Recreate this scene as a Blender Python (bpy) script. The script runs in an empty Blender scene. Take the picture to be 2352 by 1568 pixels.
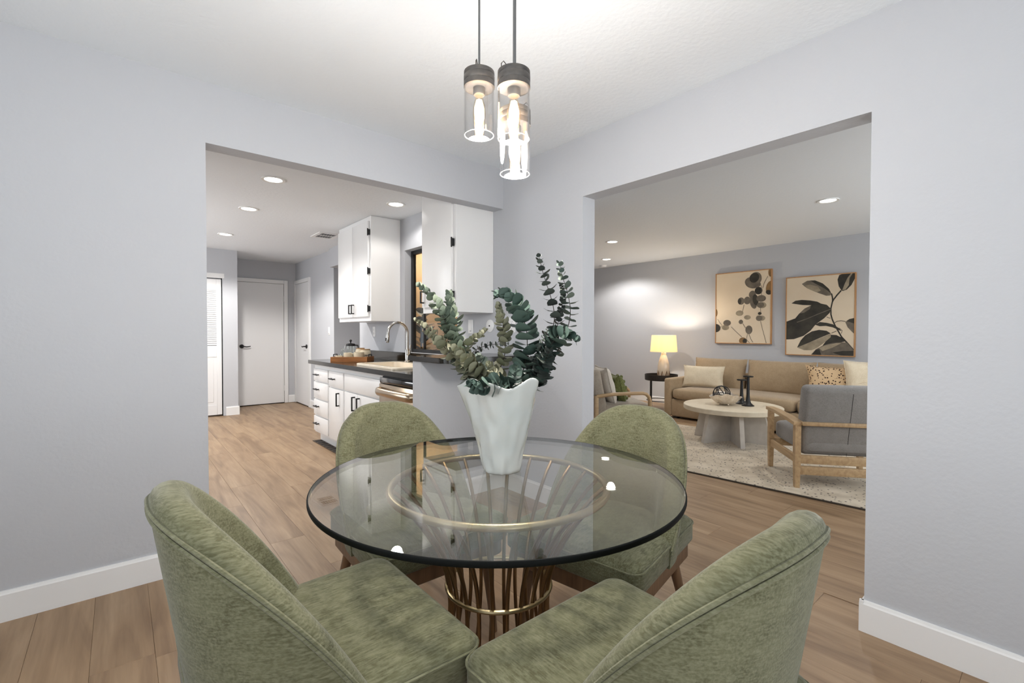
import bpy, bmesh, math, random
from mathutils import Vector, Matrix, noise
random.seed(7)
R = math.radians
SC = bpy.context.scene
COL = SC.collection

# ------------------------------------------------------------------ camera
cam = bpy.data.cameras.new('camera')
cam.sensor_width = 36.0
cam.lens = 36.0 * 1068.437 / 2352
cam.clip_start = 0.02
camo = bpy.data.objects.new('camera', cam)
COL.objects.link(camo)
fw, rt, up = Vector((.64531, .76371, -.01782)), Vector((.76386, -.64538, .00203)), Vector((.00995, .01492, .99984))
m = Matrix((rt, up, -fw)).transposed().to_4x4()
m.translation = Vector((0, 0, 1.1848))
camo.matrix_world = m
SC.camera = camo

# ------------------------------------------------------------------ view, world
SC.view_settings.view_transform = 'Standard'
SC.view_settings.look = 'None'
SC.view_settings.gamma = 1.0
SC.view_settings.use_curve_mapping = False
SC.view_settings.exposure = 0.0
SC.cycles.use_denoising = True
SC.cycles.max_bounces = 6
SC.cycles.diffuse_bounces = 3
SC.cycles.glossy_bounces = 3
SC.cycles.transparent_max_bounces = 16
SC.cycles.use_adaptive_sampling = True
SC.cycles.adaptive_threshold = .1
SC.cycles.adaptive_min_samples = 16
SC.cycles.sample_clamp_indirect = 6.0
w = bpy.data.worlds.new('daylight')
SC.world = w
w.use_nodes = True
w.node_tree.nodes['Background'].inputs[0].default_value = (.85, .92, 1, 1)
w.node_tree.nodes['Background'].inputs[1].default_value = 1.0

# ------------------------------------------------------------------ lights (added area fill at unseen windows, then lamp beams and bulbs)
def area(name, loc, rot, sx, sy, power, col):
    l = bpy.data.lights.new(name, 'AREA')
    l.shape = 'RECTANGLE'; l.size = sx; l.size_y = sy; l.energy = power; l.color = col
    o = bpy.data.objects.new(name, l); COL.objects.link(o)
    o.location = loc; o.rotation_euler = rot
    return o
FILL_COL = (.95, .975, 1.0)
area('dining_fill', (-1.37, .55, 1.38), (R(130), 0, R(-90)), 2.3, 1.45, 23, FILL_COL)  # added fill, tilted up to imitate light bounced off the ceiling
area('rear_fill', (.45, -1.37, 1.12), (R(130), 0, 0), 2.2, 2.0, 24, FILL_COL)  # unseen fill added at the rear, also aimed at the ceiling
area('kitchen_fill', (-1.17, 5.9, 1.45), (R(105), 0, R(-90)), 1.8, 1.1, 44, (.97, .98, 1))  # added fill from the unseen side of the kitchen
area('living_fill', (4.9, -1.46, 1.35), (R(112), 0, 0), 3.0, 1.5, 62, (.94, .97, 1.0))  # added fill to brighten the living room from out of view
def spot(parent, loc, power, col, size=150, rad=.05):
    l = bpy.data.lights.new('downlight_beam', 'SPOT')
    l.energy = power; l.color = col; l.spot_size = R(size); l.spot_blend = .35; l.shadow_soft_size = rad
    o = bpy.data.objects.new('downlight_beam', l); COL.objects.link(o)
    o.parent = parent; o.location = loc
    return o
def bulb_light(parent, loc, power, col, rad=.03):
    l = bpy.data.lights.new('bulb_light', 'POINT')
    l.energy = power; l.color = col; l.shadow_soft_size = rad
    o = bpy.data.objects.new('bulb_light', l); COL.objects.link(o)
    o.parent = parent; o.location = loc
    return o

# ------------------------------------------------------------------ helpers
def lin(c):
    return tuple(((v / 255) / 12.92 if v / 255 <= .04045 else ((v / 255 + .055) / 1.055) ** 2.4) for v in c) + (1,)

class NT:
    def __init__(s, name):
        s.m = bpy.data.materials.new(name); s.m.use_nodes = True
        s.t = s.m.node_tree; s.p = s.t.nodes['Principled BSDF']; s.out = s.t.nodes['Material Output']
    def n(s, typ, **kw):
        nd = s.t.nodes.new(typ)
        for k, v in kw.items():
            if k.startswith('i_'):
                key = k[2:]
                key = int(key) if key.isdigit() else key.replace('_', ' ')
                nd.inputs[key].default_value = v
            else: setattr(nd, k, v)
        return nd
    def l(s, a, b): s.t.links.new(a, b)

def ramp(t, fac, stops):
    r = t.n('ShaderNodeValToRGB')
    e = r.color_ramp.elements
    while len(e) < len(stops): e.new(.5)
    for i, (p, c) in enumerate(stops):
        e[i].position = p; e[i].color = c
    t.l(fac, r.inputs[0])
    return r.outputs[0]

def mat(name, col, rough=.5, metal=0, var=None, bump=None, sheen=0, spec=.5, coat=0, emit=None, rnd=None, stretch=(1, 1, 1)):
    """plain procedural surface: var=(noise scale, second colour), bump=(scale, strength), rnd=second colour by object"""
    t = NT(name); p = t.p
    p.inputs['Base Color'].default_value = lin(col); p.inputs['Roughness'].default_value = rough
    p.inputs['Metallic'].default_value = metal; p.inputs['Specular IOR Level'].default_value = spec
    p.inputs['Sheen Weight'].default_value = sheen; p.inputs['Coat Weight'].default_value = coat
    tc = t.n('ShaderNodeTexCoord'); mp = t.n('ShaderNodeMapping'); mp.inputs['Scale'].default_value = stretch
    t.l(tc.outputs['Object'], mp.inputs[0])
    src = None
    if var:
        nz = t.n('ShaderNodeTexNoise'); nz.inputs['Scale'].default_value = var[0]; nz.inputs['Detail'].default_value = 3
        t.l(mp.outputs[0], nz.inputs['Vector'])
        src = ramp(t, nz.outputs['Fac'], [(.3, lin(col)), (.7, lin(var[1]))])
    if rnd:
        oi = t.n('ShaderNodeObjectInfo'); mx = t.n('ShaderNodeMix', data_type='RGBA')
        t.l(oi.outputs['Random'], mx.inputs[0])
        if src: t.l(src, mx.inputs[6])
        else: mx.inputs[6].default_value = lin(col)
        mx.inputs[7].default_value = lin(rnd); src = mx.outputs[2]
    if src: t.l(src, p.inputs['Base Color'])
    if bump:
        nb = t.n('ShaderNodeTexNoise'); nb.inputs['Scale'].default_value = bump[0]; nb.inputs['Detail'].default_value = 2
        t.l(mp.outputs[0], nb.inputs['Vector'])
        b = t.n('ShaderNodeBump'); b.inputs['Strength'].default_value = bump[1]; b.inputs['Distance'].default_value = .01
        t.l(nb.outputs['Fac'], b.inputs['Height']); t.l(b.outputs[0], p.inputs['Normal'])
    if emit:
        p.inputs['Emission Color'].default_value = lin(emit[0]); p.inputs['Emission Strength'].default_value = emit[1]
    return t.m

def fabric(name, a, b, c, fine=(38, 38, 230), rough=.9, sheen=.25, bump=.35):
    """woven cloth: broad crushed patches and fine thread streaks"""
    t = NT(name); p = t.p
    p.inputs['Roughness'].default_value = rough; p.inputs['Sheen Weight'].default_value = sheen
    p.inputs['Sheen Roughness'].default_value = .4; p.inputs['Specular IOR Level'].default_value = .2
    tc = t.n('ShaderNodeTexCoord'); oi = t.n('ShaderNodeObjectInfo')
    add = t.n('ShaderNodeVectorMath', operation='ADD')
    cx = t.n('ShaderNodeVectorMath', operation='SCALE'); cx.inputs['Scale'].default_value = 7.0
    cmb = t.n('ShaderNodeCombineXYZ'); t.l(oi.outputs['Random'], cmb.inputs[0]); t.l(oi.outputs['Random'], cmb.inputs[2])
    t.l(cmb.outputs[0], cx.inputs[0]); t.l(tc.outputs['Object'], add.inputs[0]); t.l(cx.outputs[0], add.inputs[1])
    n1 = t.n('ShaderNodeTexNoise'); n1.inputs['Scale'].default_value = 15; n1.inputs['Detail'].default_value = 8; n1.inputs['Roughness'].default_value = .72
    t.l(add.outputs[0], n1.inputs['Vector'])
    mp = t.n('ShaderNodeMapping'); mp.inputs['Scale'].default_value = fine
    t.l(add.outputs[0], mp.inputs[0])
    n2 = t.n('ShaderNodeTexNoise'); n2.inputs['Scale'].default_value = 1; n2.inputs['Detail'].default_value = 4; n2.inputs['Roughness'].default_value = .7
    t.l(mp.outputs[0], n2.inputs['Vector'])
    mp3 = t.n('ShaderNodeMapping'); mp3.inputs['Scale'].default_value = (fine[0], fine[2], fine[2])
    t.l(add.outputs[0], mp3.inputs[0])
    n3 = t.n('ShaderNodeTexNoise'); n3.inputs['Scale'].default_value = 1; n3.inputs['Detail'].default_value = 3
    t.l(mp3.outputs[0], n3.inputs['Vector'])
    av = t.n('ShaderNodeMath', operation='MULTIPLY_ADD'); t.l(n2.outputs['Fac'], av.inputs[0]); av.inputs[1].default_value = .5
    hv = t.n('ShaderNodeMath', operation='MULTIPLY'); t.l(n3.outputs['Fac'], hv.inputs[0]); hv.inputs[1].default_value = .5
    t.l(hv.outputs[0], av.inputs[2])
    c1 = ramp(t, n1.outputs['Fac'], [(.38, lin(a)), (.62, lin(b))])
    mx = t.n('ShaderNodeMix', data_type='RGBA'); mx.blend_type = 'MIX'
    f = ramp(t, av.outputs[0], [(.42, (0, 0, 0, 1)), (.62, (1, 1, 1, 1))])
    fm = t.n('ShaderNodeMath', operation='MULTIPLY'); t.l(f, fm.inputs[0]); fm.inputs[1].default_value = .8
    t.l(fm.outputs[0], mx.inputs[0]); t.l(c1, mx.inputs[6]); mx.inputs[7].default_value = lin(c)
    t.l(mx.outputs[2], p.inputs['Base Color'])
    bp = t.n('ShaderNodeBump'); bp.inputs['Strength'].default_value = bump; bp.inputs['Distance'].default_value = .004
    t.l(av.outputs[0], bp.inputs['Height']); t.l(bp.outputs[0], p.inputs['Normal'])
    return t.m

def clear_glass(name, tint=(1, 1, 1), ior=1.5, gain=1.0):
    """flat clear glass: the same Fresnel share of mirror on both faces, the rest passes straight through"""
    t = NT(name); t.t.nodes.remove(t.p)
    g = t.n('ShaderNodeNewGeometry')
    mr = t.n('ShaderNodeMapRange'); t.l(g.outputs['Backfacing'], mr.inputs[0])
    mr.inputs[3].default_value = ior; mr.inputs[4].default_value = 1 / ior
    fr = t.n('ShaderNodeFresnel'); t.l(mr.outputs[0], fr.inputs[0])
    mu = t.n('ShaderNodeMath', operation='MULTIPLY'); t.l(fr.outputs[0], mu.inputs[0]); mu.inputs[1].default_value = gain
    tr = t.n('ShaderNodeBsdfTransparent'); tr.inputs[0].default_value = (*tint, 1)
    gl = t.n('ShaderNodeBsdfGlossy'); gl.inputs['Roughness'].default_value = .0
    mx = t.n('ShaderNodeMixShader'); t.l(mu.outputs[0], mx.inputs[0]); t.l(tr.outputs[0], mx.inputs[1]); t.l(gl.outputs[0], mx.inputs[2])
    t.l(mx.outputs[0], t.out.inputs[0])
    return t.m

def wood(name, a, b, axis=0, scale=6, rough=.45):
    t = NT(name); p = t.p; p.inputs['Roughness'].default_value = rough
    tc = t.n('ShaderNodeTexCoord'); mp = t.n('ShaderNodeMapping')
    s = [scale * 9] * 3; s[axis] = scale
    mp.inputs['Scale'].default_value = s; t.l(tc.outputs['Object'], mp.inputs[0])
    nz = t.n('ShaderNodeTexNoise'); nz.inputs['Scale'].default_value = 1; nz.inputs['Detail'].default_value = 6
    nz.inputs['Distortion'].default_value = .6
    t.l(mp.outputs[0], nz.inputs['Vector'])
    t.l(ramp(t, nz.outputs['Fac'], [(.3, lin(a)), (.7, lin(b))]), p.inputs['Base Color'])
    bp = t.n('ShaderNodeBump'); bp.inputs['Strength'].default_value = .12; bp.inputs['Distance'].default_value = .003
    t.l(nz.outputs['Fac'], bp.inputs['Height']); t.l(bp.outputs[0], p.inputs['Normal'])
    return t.m

def plank_mat():
    t = NT('vinyl_plank'); p = t.p; p.inputs['Roughness'].default_value = .42; p.inputs['Specular IOR Level'].default_value = .4
    tc = t.n('ShaderNodeTexCoord'); oi = t.n('ShaderNodeObjectInfo')
    sc = t.n('ShaderNodeVectorMath', operation='SCALE'); sc.inputs['Scale'].default_value = 41.0
    cmb = t.n('ShaderNodeCombineXYZ')
    for i in range(3): t.l(oi.outputs['Random'], cmb.inputs[i])
    t.l(cmb.outputs[0], sc.inputs[0])
    add = t.n('ShaderNodeVectorMath', operation='ADD'); t.l(tc.outputs['Object'], add.inputs[0]); t.l(sc.outputs[0], add.inputs[1])
    mp = t.n('ShaderNodeMapping'); mp.inputs['Scale'].default_value = (11, 1.3, 11); t.l(add.outputs[0], mp.inputs[0])
    n1 = t.n('ShaderNodeTexNoise'); n1.inputs['Scale'].default_value = 1; n1.inputs['Detail'].default_value = 5; n1.inputs['Distortion'].default_value = .8
    t.l(mp.outputs[0], n1.inputs['Vector'])
    mp2 = t.n('ShaderNodeMapping'); mp2.inputs['Scale'].default_value = (90, 5, 90); t.l(add.outputs[0], mp2.inputs[0])
    n2 = t.n('ShaderNodeTexNoise'); n2.inputs['Scale'].default_value = 1; n2.inputs['Detail'].default_value = 4
    t.l(mp2.outputs[0], n2.inputs['Vector'])
    c1 = ramp(t, n1.outputs['Fac'], [(.28, lin((132, 106, 81))), (.5, lin((163, 135, 105))), (.75, lin((181, 154, 123)))])
    mx = t.n('ShaderNodeMix', data_type='RGBA'); mx.blend_type = 'MULTIPLY'; mx.inputs[0].default_value = .5
    t.l(c1, mx.inputs[6]); t.l(ramp(t, n2.outputs['Fac'], [(.3, (.72, .70, .68, 1)), (.7, (1, 1, 1, 1))]), mx.inputs[7])
    m2 = t.n('ShaderNodeMix', data_type='RGBA'); m2.blend_type = 'MULTIPLY'; m2.inputs[0].default_value = .6
    t.l(mx.outputs[2], m2.inputs[6]); t.l(ramp(t, oi.outputs['Random'], [(0, (.82, .81, .82, 1)), (1, (1.0, 1.0, 1.0, 1))]), m2.inputs[7])
    t.l(m2.outputs[2], p.inputs['Base Color'])
    bp = t.n('ShaderNodeBump'); bp.inputs['Strength'].default_value = .08; bp.inputs['Distance'].default_value = .002
    t.l(n2.outputs['Fac'], bp.inputs['Height']); t.l(bp.outputs[0], p.inputs['Normal'])
    return t.m

# ---- mesh builders
def NB(): return bmesh.new()

def box(bm, x0, x1, y0, y1, z0, z1, bev=0, seg=2):
    v = [bm.verts.new((x, y, z)) for z in (z0, z1) for y in (y0, y1) for x in (x0, x1)]
    fs = [(0, 2, 3, 1), (4, 5, 7, 6), (0, 1, 5, 4), (2, 6, 7, 3), (0, 4, 6, 2), (1, 3, 7, 5)]
    f = [bm.faces.new([v[i] for i in q]) for q in fs]
    if bev:
        ed = list({e for k in f for e in k.edges})
        bmesh.ops.bevel(bm, geom=ed, offset=bev, segments=seg, affect='EDGES', profile=.5)
    return bm

def rings(bm, rs, cap0=True, cap1=True, closed=True, loop=False):
    """skin a list of equally long point rings"""
    V = [[bm.verts.new(p) for p in r] for r in rs]
    n = len(V[0]); k = len(V)
    for i in range(k if loop else k - 1):
        a, b = V[i], V[(i + 1) % k]
        for j in range(n if closed else n - 1):
            j2 = (j + 1) % n
            bm.faces.new((a[j], a[j2], b[j2], b[j]))
    if closed and not loop:
        if cap0: bm.faces.new(list(reversed(V[0])))
        if cap1: bm.faces.new(V[-1])
    return bm

def tube(bm, pts, r, seg=8, closed=False, radii=None, flat=1.0, upv=None):
    P = [Vector(p) for p in pts]; n = len(P); rs = []
    prev = None
    for i in range(n):
        if closed: t = (P[(i + 1) % n] - P[i - 1])
        else: t = P[min(i + 1, n - 1)] - P[max(i - 1, 0)]
        t.normalize()
        if upv: a = Vector(upv) - t * t.dot(Vector(upv))
        elif prev is None:
            a = Vector((0, 0, 1)) if abs(t.z) < .9 else Vector((1, 0, 0)); a = a - t * t.dot(a)
        else: a = prev - t * t.dot(prev)
        a.normalize(); prev = a; b = t.cross(a)
        q = radii[i] if radii else r
        rs.append([P[i] + (a * math.cos(k * 2 * math.pi / seg) * flat + b * math.sin(k * 2 * math.pi / seg)) * q for k in range(seg)])
    return rings(bm, rs, loop=closed)

def lathe(bm, prof, seg=28, c=(0, 0, 0), caps=True):
    rs = [[(c[0] + r * math.cos(2 * math.pi * k / seg), c[1] + r * math.sin(2 * math.pi * k / seg), c[2] + z) for k in range(seg)] for r, z in prof]
    return rings(bm, rs, cap0=caps, cap1=caps)

def circle(r, n, z=0, c=(0, 0)):
    return [(c[0] + r * math.cos(2 * math.pi * k / n), c[1] + r * math.sin(2 * math.pi * k / n), z) for k in range(n)]

def sq(t, e): return math.copysign(abs(t) ** e, t)

def soft(bm, c, s, e1=.3, e2=.3, nu=20, nv=28, sag=0):
    """rounded cushion block (superellipsoid)"""
    rs = []
    for i in range(1, nu):
        a = -math.pi / 2 + math.pi * i / nu
        rs.append([(c[0] + s[0] * sq(math.cos(a), e1) * sq(math.cos(b), e2),
                    c[1] + s[1] * sq(math.cos(a), e1) * sq(math.sin(b), e2),
                    c[2] + s[2] * sq(math.sin(a), e1)) for b in [2 * math.pi * j / nv for j in range(nv)]])
    return rings(bm, rs)

def pillow(bm, wd, ht, th, n=14, pinch=.08, wob=0, seed=0):
    """stuffed square pillow standing in the XZ plane, centre at origin, thickness along Y"""
    g = {}
    for s in (-1, 1):
        for i in range(n + 1):
            for j in range(n + 1):
                u, v = 2 * i / n - 1, 2 * j / n - 1
                edge = i in (0, n) or j in (0, n)
                if s == 1 and edge: g[(s, i, j)] = g[(-1, i, j)]; continue
                t = ((1 - u ** 2) * (1 - v ** 2)) ** .42 * th / 2
                x = u * wd / 2 * (1 - pinch * (1 - v * v) * abs(u) ** 3)
                z = v * ht / 2 * (1 - pinch * (1 - u * u) * abs(v) ** 3)
                d = wob * noise.noise(Vector((x * 9 + seed, z * 9, s * 3)))
                g[(s, i, j)] = bm.verts.new((x, s * t + d * (not edge), z))
        for i in range(n):
            for j in range(n):
                q = [g[(s, i, j)], g[(s, i + 1, j)], g[(s, i + 1, j + 1)], g[(s, i, j + 1)]]
                bm.faces.new(q if s == -1 else q[::-1])
    return bm

def prism(bm, pts, z0, z1):
    return rings(bm, [[(x, y, z0) for x, y in pts], [(x, y, z1) for x, y in pts]])

def rrect(x0, x1, y0, y1, r, n=6):
    out = []
    for cx, cy, a0 in ((x1 - r, y1 - r, 0), (x0 + r, y1 - r, 90), (x0 + r, y0 + r, 180), (x1 - r, y0 + r, 270)):
        for k in range(n + 1):
            a = R(a0 + 90 * k / n)
            out.append((cx + r * math.cos(a), cy + r * math.sin(a)))
    return out

def obj(name, bm, mt, parent=None, loc=None, rot=None, smooth=40, kind=None):
    me = bpy.data.meshes.new(name)
    if smooth is not None and smooth >= 0:
        bmesh.ops.recalc_face_normals(bm, faces=bm.faces[:])
    bm.to_mesh(me); bm.free()
    if smooth:
        for p in me.polygons: p.use_smooth = True
        me.set_sharp_from_angle(angle=R(abs(smooth)))
    me.materials.append(mt)
    o = bpy.data.objects.new(name, me); COL.objects.link(o)
    if parent: o.parent = parent
    if loc: o.location = loc
    if rot: o.rotation_euler = rot
    if kind: o['kind'] = kind
    return o

def tag(o, label, cat, group=None):
    o['label'] = label; o['category'] = cat
    if group: o['group'] = group
    return o

def thing(name, label, cat, loc=(0, 0, 0), rz=0, group=None, rot=None):
    o = bpy.data.objects.new(name, None); COL.objects.link(o); o.empty_display_size = .1
    o.location = loc; o.rotation_euler = rot if rot else (0, 0, rz)
    return tag(o, label, cat, group)

def copy_tree(o, parent=None):
    c = o.copy(); COL.objects.link(c)
    if parent: c.parent = parent
    for ch in list(o.children): copy_tree(ch, c)
    return c

def struct(name, bm, mt, parent=None, smooth=30):
    o = obj(name, bm, mt, parent, smooth=smooth)
    if not parent: o['kind'] = 'structure'
    return o

# ------------------------------------------------------------------ materials
M = {}
M['wall'] = mat('grey_wall_paint', (194, 196, 201), .75, bump=(60, .10), spec=.25)
M['wall2'] = M['wall']
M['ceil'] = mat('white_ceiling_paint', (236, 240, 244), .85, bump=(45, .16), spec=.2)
M['trim'] = mat('white_trim_paint', (238, 238, 238), .4)
M['door'] = mat('white_door_paint', (235, 235, 236), .42)
M['cab'] = mat('white_cabinet_lacquer', (242, 242, 242), .3)
M['gap'] = mat('dark_gap', (25, 25, 26), .8)
M['plank'] = plank_mat()
M['black'] = mat('black_metal', (38, 38, 39), .45, metal=.3)
M['stone'] = mat('black_speckled_stone', (13, 12, 10), .14, var=(180, (36, 33, 26)))
M['steel'] = mat('stainless_steel', (178, 160, 138), .24, metal=1, bump=(300, .02), stretch=(1, 1, .02))
M['chrome'] = mat('brushed_nickel', (198, 196, 192), .2, metal=1)
M['plate'] = mat('white_plastic', (240, 240, 240), .35)
M['slot'] = mat('dark_slot', (60, 60, 62), .7)
M['sinkwhite'] = mat('cream_enamel', (246, 232, 210), .15, coat=.4)
M['nookwall'] = mat('beige_stucco', (206, 178, 142), .9, bump=(30, .2))
M['glass'] = clear_glass('clear_glass', (.97, .985, .975))
M['tableglass'] = clear_glass('table_glass', (.965, .975, .965), gain=1.3)
M['glassedge'] = mat('glass_edge_dark', (6, 9, 8), .6, spec=.15)
M['brass'] = mat('satin_brass', (186, 168, 132), .32, metal=1)
M['brassdark'] = mat('antique_brass', (136, 112, 82), .38, metal=1)
M['green'] = fabric('green_chenille', (86, 85, 61), (108, 107, 81), (132, 131, 106))
M['greenpipe'] = fabric('green_piping', (96, 95, 71), (118, 117, 91), (136, 135, 111))
M['legwood'] = wood('walnut_leg', (92, 68, 48), (124, 94, 68), axis=2, scale=4)
M['oak'] = wood('pale_oak', (172, 142, 106), (200, 170, 130), axis=0, scale=4)
M['greige'] = fabric('greige_linen', (150, 139, 126), (166, 155, 141), (176, 166, 152), fine=(90, 90, 220), bump=.2)
M['greylinen'] = fabric('grey_linen', (130, 127, 124), (142, 138, 135), (154, 150, 146), fine=(90, 90, 220), bump=.2)
M['sofa'] = fabric('taupe_sofa_cloth', (158, 136, 108), (170, 148, 120), (180, 160, 132), fine=(90, 90, 220), bump=.2)
M['cream'] = fabric('cream_cotton', (212, 196, 168), (222, 208, 182), (230, 218, 196), fine=(90, 90, 200), bump=.2)
M['ivory'] = fabric('ivory_linen', (204, 196, 184), (216, 208, 196), (226, 219, 208), fine=(90, 90, 200), bump=.2)
M['moss'] = fabric('moss_knit', (86, 92, 52), (112, 116, 70), (128, 132, 84), fine=(70, 70, 90), bump=.5)
M['blackwood'] = mat('black_stained_wood', (24, 20, 18), .45, var=(40, (38, 32, 28)))
M['travertine'] = mat('pale_plaster', (214, 200, 176), .6, var=(14, (226, 214, 192)), bump=(60, .05))
M['plasterbase'] = mat('white_plaster', (205, 198, 190), .7, var=(16, (216, 210, 202)))
M['pearl'] = mat('crackled_pearl_glass', (214, 200, 184), .18, metal=.55, var=(30, (240, 230, 216)), bump=(60, .25))
M['vase'] = mat('white_glazed_ceramic', (210, 215, 213), .13, var=(7, (224, 223, 218)), bump=(13, .6), coat=.5)
M['wood_tray'] = wood('acacia_tray', (138, 88, 48), (176, 118, 68), axis=0, scale=5)
M['ceram'] = mat('cream_stoneware', (214, 200, 172), .35, var=(30, (224, 211, 186)))
M['cork'] = mat('pale_lid_wood', (176, 140, 98), .6)
M['leafdark'] = mat('rubber_plant_leaf', (26, 40, 22), .3, rnd=(52, 64, 30))
# ------------------------------------------------------------------ the setting
HC, HK = 2.44, 2.365           # ceiling of dining and living room, ceiling of kitchen
XW, YW = 2.263, 2.788          # wall with the living room opening, wall with the kitchen opening
T = .115
HL, HR = 2.137, 2.056          # heads of the two openings

bm = NB(); box(bm, -1.55, 7.35, -1.65, 8.75, -.08, -.003)
floor = struct('floor', bm, M['plank'], smooth=0)
PW, PL = .182, 1.22
bm = NB(); box(bm, -PW / 2 + .0004, PW / 2 - .0004, -PL / 2 + .0004, PL / 2 - .0004, -.003, 0, bev=.0007, seg=1)
plank_me = bpy.data.meshes.new('plank'); bm.to_mesh(plank_me); bm.free(); plank_me.materials.append(M['plank'])
n_planks = 0
rp = random.Random(3)
for i in range(-8, 41):
    x = i * PW
    off = rp.random() * PL
    for j in range(-2, 9):
        y = j * PL + off
        if x < 2.36: vis = (-.55 < y < 9.0 and -1.45 < x) and not (y > 3.2 and x < .2)
        else: vis = .2 < y < 3.9 and x < 6.2 and not (4.0 < x < 5.4 and y < 2.7)
        if y + PL / 2 > 8.7 or not vis or n_planks >= 300: continue
        o = bpy.data.objects.new('plank', plank_me); COL.objects.link(o)
        o.parent = floor; o.location = (x, y, 0); n_planks += 1

# dining room walls
bm = NB()
box(bm, -1.5, .341, YW, YW + T, 0, HC)
box(bm, .341, XW, YW, YW + T, HL, HC)
struct('wall_left', bm, M['wall'], smooth=0)
bm = NB()                                                   # half wall under the bar
box(bm, 1.553, XW, YW, YW + T, 0, .99)
struct('wall_half', bm, M['wall'], smooth=0)
bm = NB()                                                   # wall with living room opening, going on behind the sink
box(bm, XW, XW + T, -1.5, .496, 0, HC)
box(bm, XW, XW + T, .496, 1.982, HR, HC)
box(bm, XW, XW + T, 1.982, 3.42, 0, HC)
box(bm, XW, XW + T, 3.42, 4.40, 0, .985)
box(bm, XW, XW + T, 3.42, 4.40, 2.035, HC)
box(bm, XW, XW + T, 4.40, 5.58, 0, HC)
box(bm, XW, XW + T, 5.58, 6.64, 2.10, HC)
struct('wall_right', bm, M['wall'], smooth=0)
bm = NB(); box(bm, 2.32, 2.32 + T, 6.64, 8.62, 0, HC); box(bm, 2.32 + T, 3.5, 6.64, 6.74, 0, HC)
struct('wall_hall', bm, M['wall'], smooth=0)
bm = NB(); box(bm, 3.5, 3.6, 5.4, 6.74, 0, HC); box(bm, XW + T, 3.6, 5.42, 5.58, 0, HC)
struct('wall_hall_side', bm, M['wall'], smooth=0)
# kitchen end
bm = NB(); box(bm, -1.3, 1.313, 7.70, 7.80, 2.02, HK); box(bm, 1.128, 1.313, 7.70, 7.80, 0, 2.02); box(bm, -1.3, .3, 7.70, 7.80, 0, 2.02)
box(bm, 1.215, 1.313, 7.8, 8.5, 0, HK)
struct('wall_closet', bm, M['wall'], smooth=0)
bm = NB(); box(bm, 1.0, 2.45, 8.50, 8.62, 0, HC); struct('wall_kitchen_end', bm, M['wall'], smooth=0)
bm = NB(); box(bm, .25, 1.2, 8.1, 8.15, 0, HK); struct('wall_closet_back', bm, M['wall'], smooth=0)
# walls behind the camera, with openings added to hold the fill lights
def wall_with_hole_x(name, x, t, y0, y1, hy0, hy1, hz0, hz1, h=HC):
    bm = NB()
    box(bm, x, x + t, y0, hy0, 0, h); box(bm, x, x + t, hy1, y1, 0, h)
    box(bm, x, x + t, hy0, hy1, hz1, h)
    if hz0 > 0: box(bm, x, x + t, hy0, hy1, 0, hz0)
    return struct(name, bm, M['wall'], smooth=0)
def wall_with_hole_y(name, y, t, x0, x1, hx0, hx1, hz0, hz1, h=HC):
    bm = NB()
    box(bm, x0, hx0, y, y + t, 0, h); box(bm, hx1, x1, y, y + t, 0, h)
    box(bm, hx0, hx1, y, y + t, hz1, h)
    if hz0 > 0: box(bm, hx0, hx1, y, y + t, 0, hz0)
    return struct(name, bm, M['wall'], smooth=0)
wall_with_hole_x('wall_front', -1.5, .1, -1.5, 2.79, -.6, 1.7, .65, 2.1)
wall_with_hole_y('wall_back', -1.5, .1, -1.5, XW, -.65, 1.55, .08, 2.12)
wall_with_hole_x('wall_kitchen_side', -1.3, .1, 2.9, 7.75, 5.0, 6.8, .9, 2.0, HK)
wall_with_hole_y('wall_living_near', -1.6, .1, XW, 7.3, 3.4, 6.4, .6, 2.1)
def window_frame(name, c, horiz, wd, ht, n, pane=True):
    w_ = bpy.data.objects.new(name, None); COL.objects.link(w_); w_['kind'] = 'structure'
    w_.location = c
    if not horiz: w_.rotation_euler = (0, 0, R(90))
    for k in range(n + 1):
        x = -wd / 2 + wd * k / n
        bm = NB(); box(bm, x - .03, x + .03, -.03, .03, -ht / 2, ht / 2); obj('stile', bm, M['trim'], w_, smooth=0)
    for z in (-ht / 2, ht / 2):
        bm = NB(); box(bm, -wd / 2, wd / 2, -.032, .032, z - .03, z + .03); obj('rail', bm, M['trim'], w_, smooth=0)
    for k in range(n):
        bm = NB(); box(bm, -wd / 2 + wd * k / n + .03, -wd / 2 + wd * (k + 1) / n - .03, -.004, .004, -ht / 2 + .03, ht / 2 - .03)
        obj('pane', bm, M['glass'], w_, smooth=0)
    return w_
window_frame('added_window_1', (-1.45, .55, 1.375), False, 2.3, 1.45, 3)  # these four windows are unseen, added to surround the fill lights
window_frame('added_window_2', (.45, -1.45, 1.10), True, 2.2, 2.04, 2)
window_frame('added_window_3', (-1.25, 5.9, 1.45), False, 1.8, 1.1, 2)
window_frame('added_window_4', (4.9, -1.55, 1.35), True, 3.0, 1.5, 3)
# living room
XL = 7.09
bm = NB(); box(bm, XL, XL + .1, -1.6, 7.0, 0, HC); struct('wall_living_far', bm, M['wall'], smooth=0)
bm = NB(); box(bm, 3.5, XL, 6.75, 6.86, 0, HC); struct('wall_living_left', bm, M['wall'], smooth=0)
bm = NB(); box(bm, 3.5, 3.6, 3.2, 5.4, 0, HC); box(bm, 3.5, 3.6, 6.74, 6.76, 0, HC); box(bm, XW + T, 3.6, 3.10, 3.2, 0, HC)
struct('wall_living_inner', bm, M['wall'], smooth=0)
# sunroom nook outside the kitchen window
bm = NB(); box(bm, 3.47, 3.5, 3.2, 5.42, 0, HC); box(bm, XW + T, 3.5, 5.39, 5.42, 0, HC); box(bm, XW + T, 3.5, 3.2, 3.23, 0, HC)
struct('wall_sunroom', bm, M['nookwall'], smooth=0)
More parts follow.
